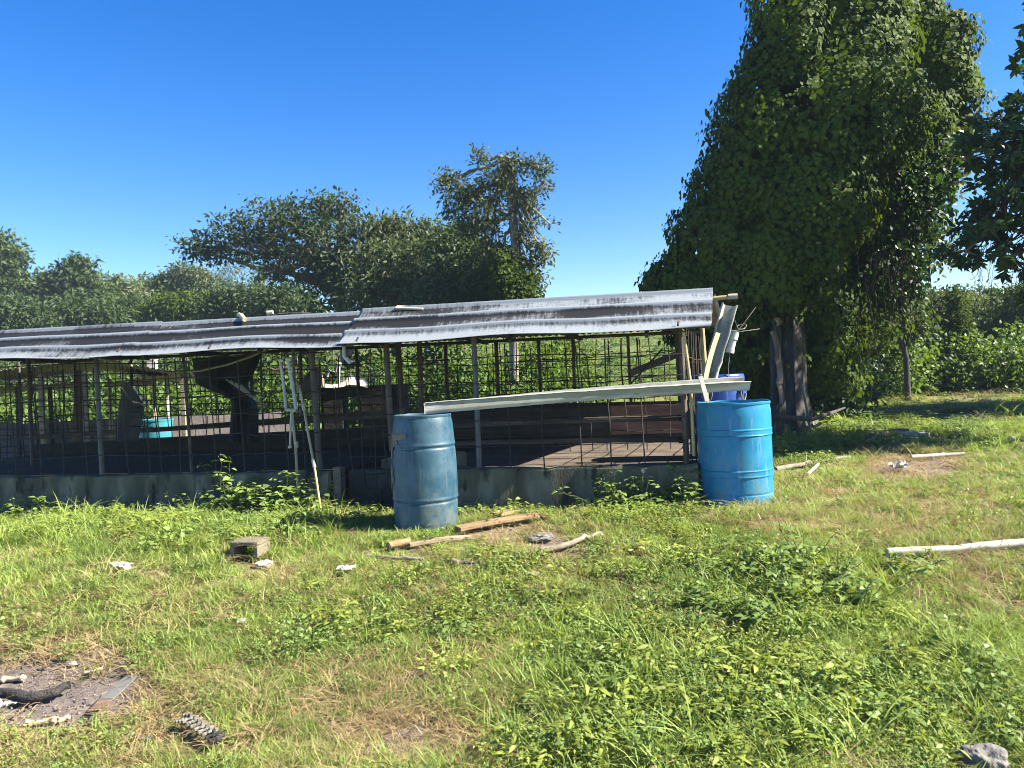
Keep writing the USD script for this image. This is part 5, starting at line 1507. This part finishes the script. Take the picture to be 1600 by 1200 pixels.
tag(obj('grey_slab', Geo().box(c + [0, 0, .08], (.36, .30, .10), R=trimesh.transformations.euler_matrix(.12, -.16, .3)[:3, :3], jit=.012, rng=rb), 'rock'), 'tilted grey slab lying right of the vine covered trunk', 'slab')
c = on(1532, 1196)
tag(obj('grey_rock', Geo().blob(c + [0, 0, .02], (.085, .08, .06), 3, .5, 4), 'rock', smooth=40), 'grey rock poking up at the bottom right corner', 'rock')
stick('leaning_stake', 'thin pale stake leaning beside the tilted slab', 'stake', [(1262, 650), (1262, 650)], .02, .016, 'pale_bark', 14, 3, 0) if False else None
b = ground_under(1268, 652, 11.0)
tag(obj('leaning_stake', Geo().tube([b, P(1253, 600, b[1] - .1)], [.022, .014], 7), 'pale_bark'), 'thin pale stake leaning right of the vine covered trunk', 'stake')
q = [P(1208, 650, 10.2), P(1240, 653, 10.4), P(1268, 655, 10.8), P(1300, 645, 11.6), P(1320, 637, 12.4)]
tag(obj('fallen_bough', Geo().tube(q, [.03, .034, .036, .028, .014], 7), 'dark_bark', smooth=True), 'dark fallen bough lying across the foot of the vine covered trunk', 'bough')
# the burnt patch
stick('charred_log', 'charred black log lying across the burnt bare patch', 'log', [(-60, 1086), (0, 1093), (50, 1100), (75, 1098), (108, 1083)], .030, .018, 'charcoal', 16, 14, .008, 9, .9)
c = on(108, 1084)
p0, p1 = on(143, 1126), on(204, 1070)
mid = unit(p1 - p0); side = unit(np.cross(mid, [0, 0, 1]))
g = np.zeros((14, 6, 3))
for i, u in enumerate(np.linspace(0, 1, 14)):
    for j, v in enumerate(np.linspace(-1, 1, 6)):
        q = p0 + (p1 - p0) * u + side * v * (.036 + .012 * math.sin(u * 3)); q[2] = float(gz_true(q[0], q[1])) + .038 + .006 * v - .014 * (v < -.9) + .008 * u
        g[i, j] = q
t = Thing('metal_strip', 'dull grey metal strip with rusty end lying beside the burnt patch', 'metal strip', p0)
obj('blade', Geo().sheet(g[4:], .004), 'rusty_steel', t, smooth=25)
obj('rusty_end', Geo().sheet(g[:5] - [0, 0, .0015], .004), 'rust_plate', t, smooth=25, label='rust brown end of the strip')


def bone(label, a, b, r, seed, m='bone'):
    r_ = np.random.default_rng(seed); p, q = on(*a), on(*b); p[2] += r * 1.2; q[2] += r * 1.2
    g = Geo(); t = np.linspace(0, 1, 9)
    rr = r * (.62 + .55 * np.abs(2 * t - 1) ** 2.2)
    g.tube(p + (q - p) * t[:, None] + r_.normal(0, r * .06, (9, 3)), rr, 9)
    s = unit(np.cross(q - p, [0, 0, 1]))
    for e in (p, q):
        for k in (-1, 1):
            g.blob(e + s * k * r * .55, (r * .75, r * .75, r * .7), seed + k, .35, 2)
    return tag(obj('bone', g, m, smooth=60), label, 'bone')


bone('large pale bone with knobbly end at the bottom of the burnt patch', (42, 1140), (86, 1131), .017, 1)
bone('yellowish bone lying left of the charred log', (6, 1064), (36, 1064), .016, 2)
bone('small flat bone at the upper left edge of the burnt patch', (6, 1035), (30, 1029), .011, 3, 'bone_grey')
bone('thin bone splinter at the upper right of the burnt patch', (134, 1054), (158, 1048), .008, 4)
bone('short bone stub touching the large pale bone', (92, 1132), (106, 1127), .014, 5)
bone('bleached bone lying in straw right of the large pale bone', (210, 1160), (238, 1162), .012, 6, 'bone_grey')
litter('white_shard', 'white shard in the middle of the burnt patch', 'shard', 114, 1040, (.020, .014, .012), 'white_litter', 21, .6, .01)
litter('coal_lump', 'black lump of coal below the thin bone splinter', 'coal', 138, 1058, (.016, .014, .012), 'charcoal', 22, .6, .008)
litter('ochre_stone', 'small ochre stone above the charred log', 'stone', 61, 1082, (.016, .013, .011), 'pebble', 23, .5, .008)
rag('foil_scrap', 'silvery scrap of foil at the left edge under the charred log', 'foil', 4, 1114, .035, .03, 'white_litter', 24, .02)
# a ridged spine fragment
pth = lying([(288, 1146), (300, 1148), (314, 1156), (328, 1166), (340, 1176)], .02, 1.8)
t = Thing('spine_fragment', 'ridged grey fragment of a spine in the straw at the bottom left', 'bone', pth[2])
rb2 = np.random.default_rng(41)
for k, s_ in enumerate(np.linspace(0, 1, 10)):
    c = np.array([np.interp(s_, np.linspace(0, 1, 5), pth[:, i]) for i in range(3)])
    d = unit(pth[-1] - pth[0]); sd = unit(np.cross(d, [0, 0, 1]))
    g = Geo().blob(c, (.018, .018, .017), k, .4, 2)
    g.beam(c - sd * .034 + [0, 0, .004], c + sd * .036 + [0, 0, .006], .009, .012, up=(0, 0, 1))
    g.beam(c, c + np.array([.004, -.004, .030]), .012, .008, up=d)
    obj('vertebra', g, 'bone_grey' if k < 8 else 'charcoal', t, smooth=40)
# loose pebbles, ash and twigs of the burnt patch
g = Geo()
for _ in range(300):
    px, py = rb2.uniform(-20, 205), rb2.uniform(1015, 1165)
    if ((px - 60) / 150) ** 2 + ((py - 1085) / 75) ** 2 > 1: continue
    c = on(px, py); s = rb2.uniform(.002, .007)
    m_ = trimesh.creation.icosphere(1, 1.0)
    g.add(np.array(m_.vertices) * rb2.uniform(.6, 1.3, 3) * s + c + [0, 0, s * .4], m_.faces)
tag(obj('pebbles', g, 'pebble'), 'pebbles and crumbs strewn over the burnt bare patch', 'pebbles', kind='stuff')
g = Geo()
for _ in range(130):
    px, py = rb2.uniform(-20, 230), rb2.uniform(1015, 1170)
    c = on(px, py); a = rb2.uniform(0, PI); l_ = rb2.uniform(.02, .07)
    dv = np.array([math.cos(a), math.sin(a), rb2.uniform(-.1, .2)]) * l_
    g.tube([c + [0, 0, .006], c + dv * .5 + [0, 0, .010], c + dv + [0, 0, .008]], rb2.uniform(.0012, .003), 4)
tag(obj('twigs', g, 'bark'), 'broken twigs and roots strewn over the burnt bare patch', 'twigs', kind='stuff')

# ------------------------------------------------------------------ weeds that stand up along the plinth
def weed(label, base, tip, seed, nleaf=40, size=.07, spread=.10, stems=3, leaf='broadleaf', r=.004, cat='weed', name='tall_weed', aspect=.5, group=None):
    r_ = np.random.default_rng(seed)
    base, tip = np.asarray(base, float), np.asarray(tip, float)
    t = Thing(name, label, cat, base, group=group)
    f = Geo()
    for s in range(stems):
        k = 1 if s == 0 else r_.uniform(.5, .97)
        e = base + (tip - base) * k + (r_.normal(0, spread, 3) * [1, 1, .3] if s else 0)
        q, rr = limb(base + r_.normal(0, .02, 3) * [1, 1, 0], e, r, r * .5, r_, 8, .05)
        obj('stem', Geo().tube(q, rr, 5, cap=False), 'stem', t)
        n = max(6, int(nleaf * k / stems * 1.6))
        ii = r_.integers(1, 8, n)
        p = q[ii] + r_.normal(0, .006, (n, 3))
        a = r_.uniform(0, 2 * PI, n)
        d = unit(np.stack([np.cos(a), np.sin(a), r_.uniform(-.15, .5, n)], 1))
        L = size * r_.uniform(.55, 1.2, n) * (1.1 - .5 * ii / 8)
        leaf_geo(f, p + d * L[:, None] * .25, d, np.array([0, 0, 1.0]) + r_.normal(0, .35, (n, 3)), L, L * aspect, .25, True)
    obj('leaves', f, leaf, t)
    return t


def wd(px0, py0, px1, py1, off=-.12):
    a = hz(px0, py0, off); a[2] = float(gz_true(a[0], a[1])); return a, hz(px1, py1, off)


for i, (a, lab, n, sz, sp_, st_) in enumerate([
    ((365, 800, 361, 716), 'tallest weed with bare flower spike before the left plinth', 50, .085, .14, 6),
    ((385, 800, 392, 755), 'leafy weed growing right of the tallest one', 50, .08, .12, 5),
    ((340, 805, 322, 770), 'low branching weed left of the tallest one', 40, .07, .14, 5),
    ((300, 805, 280, 775), 'thin weed with upright shoots by the left plinth', 30, .06, .12, 4),
    ((265, 805, 262, 768), 'thin sparse weed at the middle of the left plinth', 16, .05, .08, 3),
    ((190, 806, 184, 782), 'small bushy weed in front of the left plinth', 40, .07, .1, 4),
    ((70, 808, 68, 778), 'broad leaved weed near the left end of the plinth', 40, .08, .1, 4),
    ((20, 808, 22, 780), 'leafy weed at the left edge of the plinth', 44, .08, .14, 5),
    ((440, 800, 455, 742), 'climbing weed with drooping leaves at the forked pipe frame', 60, .085, .12, 5),
    ((480, 800, 482, 748), 'bushy weed around the foot of the leaning pipe', 50, .08, .11, 5),
    ((415, 802, 425, 765), 'fern like weed left of the forked pipe frame', 46, .075, .1, 5),
    ((510, 812, 514, 790), 'small weed at the gate pier', 24, .06, .06, 3),
]):
    b_, t_ = wd(*a, -.22)
    weed(lab, b_, t_, 100 + i, int(n * 3.6), sz * 1.3, sp_ * 1.25, st_ + 5, leaf='clover')
for i, (a, lab, n, sz, sp_, st_, off) in enumerate([
    ((945, 800, 943, 738), 'sunlit creeper climbing the right plinth', 34, .075, .05, 2, -.10),
    ((985, 800, 985, 738), 'shaded creeper with sunlit tip right of the sunlit creeper', 40, .075, .06, 3, -.10),
    ((1005, 800, 1003, 728), 'thin stem with one white blossom before the right plinth', 10, .05, .02, 1, -.12),
    ((1062, 795, 1053, 732), 'ladder leaved climber at the corner of the plinth', 60, .07, .04, 2, -.08),
    ((1078, 795, 1080, 750), 'leafy weed between corner and bright blue barrel', 46, .07, .07, 4, -.10),
    ((1020, 812, 1015, 770), 'dark weed in the shadow left of the bright blue barrel', 60, .08, .14, 6, -.22),
    ((975, 812, 965, 775), 'bushy shaded weed under the two creepers', 60, .08, .14, 6, -.2),
    ((905, 806, 905, 778), 'thin grassy weed midway along the right plinth', 20, .06, .06, 3, -.15),
    ((770, 806, 772, 784), 'round leaved weed growing over the orange plank', 60, .075, .12, 6, -.12),
    ((812, 806, 815, 786), 'round leaved weed right of the orange plank', 60, .07, .12, 6, -.12),
    ((735, 815, 735, 795), 'round leaved weed against the faded barrel', 60, .07, .10, 6, -.25),
]):
    b_, t_ = wd(*a, off - .05)
    weed(lab, b_, t_, 130 + i, int(n * 3.2), sz * 1.2, sp_ * 1.5 + .02, st_ + 5, leaf='clover')
q = hz(1005, 735, -.12)
tag(obj('blossom', Geo().blob(q, (.018, .012, .022), 2, .3, 2), 'white_litter'), 'single white blossom before the right plinth', 'flower')
b_ = on(1120, 803); weed('low leafy weed at the foot of the bright blue barrel', b_, b_ + [0, 0, .09], 160, 40, .06, .10, 5)
b_ = on(1228, 700); weed('leafy weed right of the bright blue barrel', b_, b_ + [0, 0, .32], 161, 90, .08, .2, 8)
b_ = on(1265, 700); weed('tangle of broad leaves below the tilted slab', b_, b_ + [.1, 0, .28], 162, 90, .08, .24, 8)
b_ = on(1390, 697); weed('leafy weed sprouting over the pale pipe', b_, b_ + [0, 0, .22], 163, 60, .07, .2, 7)
b_ = on(1520, 680); weed('patch of tall leaves on the lawn under the tree shadow', b_, b_ + [0, 0, .2], 164, 90, .09, .3, 8)
b_ = on(462, 838); weed('bright yellow green rosette right above the concrete block', b_, b_ + [0, 0, .16], 165, 50, .10, .08, 6, aspect=.35)
for i, (px, py, lab, h, sp_) in enumerate(((1200, 905, 'big leaved weed at the left of the lush clump', .20, .14), (1255, 890, 'big leaved weed at the back of the lush clump', .24, .16), (1310, 915, 'big leaved weed at the right of the lush clump', .22, .16),
                                          (1345, 960, 'big leaved weed at the front of the lush clump', .20, .15), (1240, 950, 'big leaved weed in the middle of the lush clump', .24, .17), (1165, 985, 'big leaved weed on the near left side of the lush clump', .16, .14),
                                          (1400, 905, 'big leaved weed trailing towards the cream pipe', .13, .13), (1100, 960, 'big leaved weed standing alone left of the lush clump', .13, .12))):
    b_ = on(px, py); weed(lab, b_, b_ + [0, 0, h], 170 + i, 90, .085, sp_, 10, cat='weed')
for i, (px, py, lab) in enumerate(((900, 1170, 'broad leaved weed at the bottom edge left of centre right'), (1010, 1150, 'broad leaved weed cluster at the bottom edge near the middle'), (1120, 1120, 'broad leaved weed left of the dry twig at the bottom'), (1550, 1060, 'leafy weed at the right edge above the grey rock'), (1480, 1010, 'leafy weed on the near right lawn'), (830, 1120, 'leafy weed at the right rim of the pale straw patch'))):
    b_ = on(px, py); weed(lab, b_, b_ + [0, 0, .10], 190 + i, 46, .062, .11, 7, cat='weed')

# ------------------------------------------------------------------ grass and ground cover
UsdGeom.Scope.Define(stage, '/World/Looks')
rg = np.random.default_rng(99)


def blades(rng, n, h, w, spread, bend, segs=3):
    g = Geo()
    a = rng.uniform(0, 2 * PI, n)
    for i in range(n):
        b0 = np.array([rng.normal(0, spread), rng.normal(0, spread), -.005])
        dirv = np.array([math.cos(a[i]), math.sin(a[i]), 0]); hh = h * rng.uniform(.5, 1.2); bd_ = bend * rng.uniform(.3, 1.5)
        side = np.array([-dirv[1], dirv[0], 0]); tw = rng.uniform(-.7, .7)
        side = side * math.cos(tw) + dirv * math.sin(tw)
        v = []
        for s in range(segs + 1):
            t = s / segs
            c = b0 + dirv * hh * bd_ * t ** 1.6 + np.array([0, 0, hh * (t - .38 * bd_ * t * t)])
            ww = w * (1 - t ** 1.5) * .5
            if s < segs:
                v += [c - side * ww, c + side * ww]
            else:
                v += [c]
        f = []
        for s in range(segs - 1):
            f += [[2 * s, 2 * s + 1, 2 * s + 3], [2 * s, 2 * s + 3, 2 * s + 2]]
        f += [[2 * segs - 2, 2 * segs - 1, 2 * segs]]
        g.add(np.array(v), np.array(f))
    return g


def sprig(rng, n, size, h, spread, aspect=.7):
    """A low creeping plant: small leaves on short stalks."""
    g = Geo()
    a = rng.uniform(0, 2 * PI, n); rr = spread * np.sqrt(rng.random(n))
    p = np.stack([np.cos(a) * rr, np.sin(a) * rr, h * rng.uniform(.15, 1.0, n)], 1)
    a2 = a + rng.normal(0, .9, n)
    d = np.stack([np.cos(a2), np.sin(a2), rng.uniform(-.25, .45, n)], 1)
    L = size * rng.uniform(.5, 1.25, n)
    leaf_geo(g, p, d, np.array([0, 0, 1.0]) + rng.normal(0, .45, (n, 3)), L, L * aspect, .2, True)
    for k in range(0, n, 3):
        g.tube([np.array([p[k][0] * .4, p[k][1] * .4, -.01]), p[k]], .0012, 3, cap=False)
    return g


def scatter(name, label, protos, leaf, pos, scale, seed, cat='grass'):
    r_ = np.random.default_rng(seed)
    pi = UsdGeom.PointInstancer.Define(stage, numbered('/World', name))
    paths = []
    for k, g in enumerate(protos):
        m = usdkit.mesh(stage, f'{pi.GetPath()}/{name}_tuft' + (f'_{k:03d}' if k else ''), g.arrays(), f'/World/Looks/{leaf}', False)
        paths.append(m.GetPath())
    n = len(pos)
    pi.CreatePrototypesRel().SetTargets(paths)
    pi.CreateProtoIndicesAttr(Vt.IntArray.FromNumpy(r_.integers(0, len(protos), n).astype(np.int32)))
    pi.CreatePositionsAttr(Vt.Vec3fArray.FromNumpy(pos.astype(np.float32)))
    a = r_.uniform(0, 2 * PI, n); tl = r_.normal(0, .12, (n, 2))
    q = np.stack([np.cos(a / 2), tl[:, 0] * .5, tl[:, 1] * .5, np.sin(a / 2)], 1); q /= np.linalg.norm(q, axis=1, keepdims=True)
    pi.CreateOrientationsAttr(Vt.QuathArray([Gf.Quath(float(x[0]), float(x[1]), float(x[2]), float(x[3])) for x in q]))
    s = scale * r_.uniform(.7, 1.3, n)
    pi.CreateScalesAttr(Vt.Vec3fArray.FromNumpy(np.stack([s, s, s * np.asarray(scale) ** -.55], 1).astype(np.float32)))
    tag(pi, label, cat, kind='stuff')


def candidates(n, y0, y1, r_, power=1.0, margin=.74):
    """Ground points in the wedge the camera looks at and a little beyond its sides."""
    y = np.sqrt(r_.uniform(y0 ** 2, y1 ** 2, n)) if power == 1 else y0 * (y1 / y0) ** r_.random(n)
    x = r_.uniform(-1, 1, n) * (y * margin + .5)
    p = np.stack([x, y, gz_true(x, y)], 1)
    return p


CLEAR = [(on(px, py), r) for px, py, r in ((150, 1120, .12), (170, 1100, .12), (190, 1083, .10), (50, 1140, .11), (80, 1133, .11), (64, 1147, .10), (20, 1110, .14), (300, 1152, .10), (325, 1168, .10), (224, 1163, .08), (390, 880, .15), (405, 884, .12), (375, 882, .10), (413, 892, .09),
                                             (730, 840, .12), (770, 834, .12), (810, 827, .12), (840, 820, .10), (625, 866, .10), (660, 860, .10), (700, 855, .10), (870, 868, .10), (910, 855, .10), (1440, 880, .10), (1500, 876, .10), (1560, 871, .10), (1400, 882, .08),
                                             (190, 902, .08), (541, 906, .08), (842, 850, .14), (1530, 1190, .14), (1265, 748, .12), (1260, 735, .12), (1240, 738, .12), (1300, 727, .10), (1465, 720, .14), (1380, 686, .14), (1430, 688, .14), (600, 884, .08), (640, 887, .08), (1100, 892, .07))]


def allowed(p):
    q = p - PC
    x, y = q @ ex - SKEW * (q @ ey), q @ ey
    ok = ~((x > XL) & (x < .10) & (y > -.01) & (y < DEPTH + .15))
    for c, r in CLEAR:
        ok &= np.hypot(p[:, 0] - c[0], p[:, 1] - c[1]) > r
    for B, R in ((B1, R1), (B2, R2), (B3, R3)):
        ok &= np.hypot(p[:, 0] - B[0], p[:, 1] - B[1]) > R * .98
    return ok


def make_cover():
    r_ = np.random.default_rng(1234)
    bands = [(2.1, 4.0, 1.0, 2900), (4.0, 6.8, 1.2, 3500), (6.8, 12, 1.75, 2400), (12, 24, 3.0, 1500)]
    out = {k: ([], []) for k in ('grass', 'weed', 'straw', 'tall')}
    for y0, y1, sc, n in bands:
        p = candidates(n, y0, y1, r_)
        p = p[allowed(p)]
        b, dr, lu = field(BARE, p), field(DRY, p), field(LUSH, p)
        pat = fbm(np.c_[p[:, :2] * .9, np.zeros(len(p))] + 70, 4, 8)
        pat2 = fbm(np.c_[p[:, :2] * 2.4, np.zeros(len(p))] + 90, 3, 12)
        u = r_.random(len(p)); v = r_.random(len(p))
        thin = np.clip(1 - b * 1.15 - dr * .62 + lu * .3, .0, 1)
        alive = u < thin
        w_prob = np.clip(.30 + (pat - .5) * 2.0 + lu * .26 - dr * .25, .06, .66)
        isw = v < w_prob
        s_prob = np.clip(.26 + dr * .75 + (pat2 - .5) * .6 - lu * .25, 0, .85)
        iss = (r_.random(len(p)) < s_prob) & (b < .75)
        hg = .75 + .7 * (pat2 - .3) + .35 * lu
        for key, sel, h in (('weed', alive & isw, sc * (.8 + .55 * lu + .4 * (pat2 - .5))), ('grass', alive & ~isw, sc * hg), ('straw', iss, sc * np.ones(len(p)))):
            out[key][0].append(p[sel]); out[key][1].append(np.broadcast_to(h, len(p))[sel])
        tl = alive & (lu > .3) & (r_.random(len(p)) < .12)
        out['tall'][0].append(p[tl]); out['tall'][1].append(np.full(tl.sum(), sc * .9))
    # a rim of growth along the foot of the plinth and round the barrels
    for _ in range(420):
        x = r_.uniform(XL + .6, .1); off = -abs(r_.normal(0, .16)) - .02
        q = W(x, off, 0); q[2] = float(gz_true(q[0], q[1]))
        out['weed'][0].append(q[None]); out['weed'][1].append(np.array([1.15]))
    for B, R in ((B1, R1), (B2, R2)):
        for _ in range(28):
            a = r_.uniform(0, 2 * PI); q = B + np.array([math.cos(a), math.sin(a), 0]) * R * r_.uniform(1.02, 1.35); q[2] = float(gz_true(q[0], q[1]))
            out['grass'][0].append(q[None]); out['grass'][1].append(np.array([1.2]))
    return {k: (np.vstack(a), np.concatenate(b)) for k, (a, b) in out.items()}


def patch(rng, make, k, R):
    g = Geo()
    for _ in range(k):
        v, f = make().arrays()
        a, r, s = rng.uniform(0, 2 * PI), R * math.sqrt(rng.random()), rng.uniform(.7, 1.3)
        c, q = math.cos(a * 3), math.sin(a * 3)
        v = v * s
        g.add(np.stack([v[:, 0] * c - v[:, 1] * q + r * math.cos(a), v[:, 0] * q + v[:, 1] * c + r * math.sin(a), v[:, 2]], 1), f)
    return g


cov = make_cover()
ok = {k: allowed(v[0]) for k, v in cov.items()}
cov = {k: (v[0][ok[k]], v[1][ok[k]]) for k, v in cov.items()}
pr = np.random.default_rng(55)
scatter('grass', 'short mixed grass covering the clearing', [patch(pr, lambda: blades(pr, 16, .072, .0045, .026, 1.15), 6, .075) for _ in range(6)], 'grass', *cov['grass'], 1)
wp, ws = cov['weed']
kind = fbm(np.c_[wp[:, :2] * 1.3, np.zeros(len(wp))] + 33, 3, 21) + np.random.default_rng(3).normal(0, .10, len(wp))
mix = lambda a, b, c: [patch(pr, lambda: sprig(pr, a, *b), 5, .08) for _ in range(3)] + [patch(pr, lambda: blades(pr, 9, .10, .006, .03, 1.0), 3, .08) for _ in range(c)]
scatter('creeping_weeds', 'low creeping small leaved weeds mixed into the grass', mix(22, (.017, .060, .045, .62), 1), 'clover', wp[kind < .47], ws[kind < .47], 2, 'weeds')
scatter('narrow_leaved_weeds', 'yellowish narrow leaved weeds growing in drifts through the grass', mix(18, (.036, .085, .050, .30), 1), 'herb', wp[(kind >= .47) & (kind < .585)], ws[(kind >= .47) & (kind < .585)], 7, 'weeds')
scatter('round_leaved_weeds', 'darker round leaved weeds in the lush places', mix(20, (.0215, .070, .050, .56), 2), 'broadleaf', wp[kind >= .585], ws[kind >= .585], 8, 'weeds')
lf = np.random.default_rng(66)
def litter_patch():
    g = Geo(); n = 9
    p = np.c_[lf.normal(0, .11, (n, 2)), lf.uniform(.004, .035, n)]
    a = lf.uniform(0, 2 * PI, n)
    L = lf.uniform(.014, .034, n)
    leaf_geo(g, p, np.stack([np.cos(a), np.sin(a), lf.normal(0, .25, n)], 1), np.array([0, 0, 1.0]) + lf.normal(0, .35, (n, 3)), L, L * .5, .3, True)
    for _ in range(3):
        a = lf.uniform(0, PI); q = np.array([lf.normal(0, .1), lf.normal(0, .1), .01]); v = np.array([math.cos(a), math.sin(a), lf.uniform(0, .25)]) * lf.uniform(.04, .12)
        g.tube([q, q + v * .5 + [0, 0, .006], q + v], .0016, 3)
    return g
lr = np.random.default_rng(67)
lp = np.vstack([candidates(600, 2.1, 5, lr), candidates(900, 5, 11, lr)]); lp = lp[allowed(lp)]
scatter('leaf_litter', 'brown fallen leaves and stalks scattered through the grass', [litter_patch() for _ in range(5)], 'dead_leaf', lp, np.full(len(lp), 1.0), 6, 'leaves')
scatter('dry_grass', 'dry straw coloured grass matted between the green', [patch(pr, lambda: blades(pr, 10, .075, .0032, .03, 2.1), 6, .09) for _ in range(5)], 'straw', *cov['straw'], 3)
scatter('tall_grass', 'longer grass blades standing out of the lush places', [patch(pr, lambda: blades(pr, 9, .20, .007, .02, .9, 4), 3, .10) for _ in range(3)], 'grass', *cov['tall'], 4)
# clumps on the sunny slope beyond the pen
r_ = np.random.default_rng(77)
y = r_.uniform(24, 64, 1900); x = r_.uniform(-.72, .72, 1900) * y
slope = np.stack([x, y, gz_true(x, y)], 1)
scatter('slope_plants', 'low bright plants covering the sunny slope beyond the pen', [sprig(pr, 26, .16, .30, .30, .6) for _ in range(3)], 'bush_leaf', slope, np.full(1900, 1.2), 5, 'plants')

# ------------------------------------------------------------------ the air
usdkit.material(stage, '/World/Looks/haze', {'v': ('principled_volume', dict(color=(.60, .80, 1.0), density=.0005, anisotropy=0.0))}, [], volume='v.volume')
hb_ = trimesh.creation.box((540, 480, 15.5)); hb_.apply_translation((0, 107, 6.4))
tag(usdkit.mesh(stage, '/World/haze', hb_, '/World/Looks/haze'), 'thin bluish haze in the air of the whole clearing', 'haze', kind='stuff')
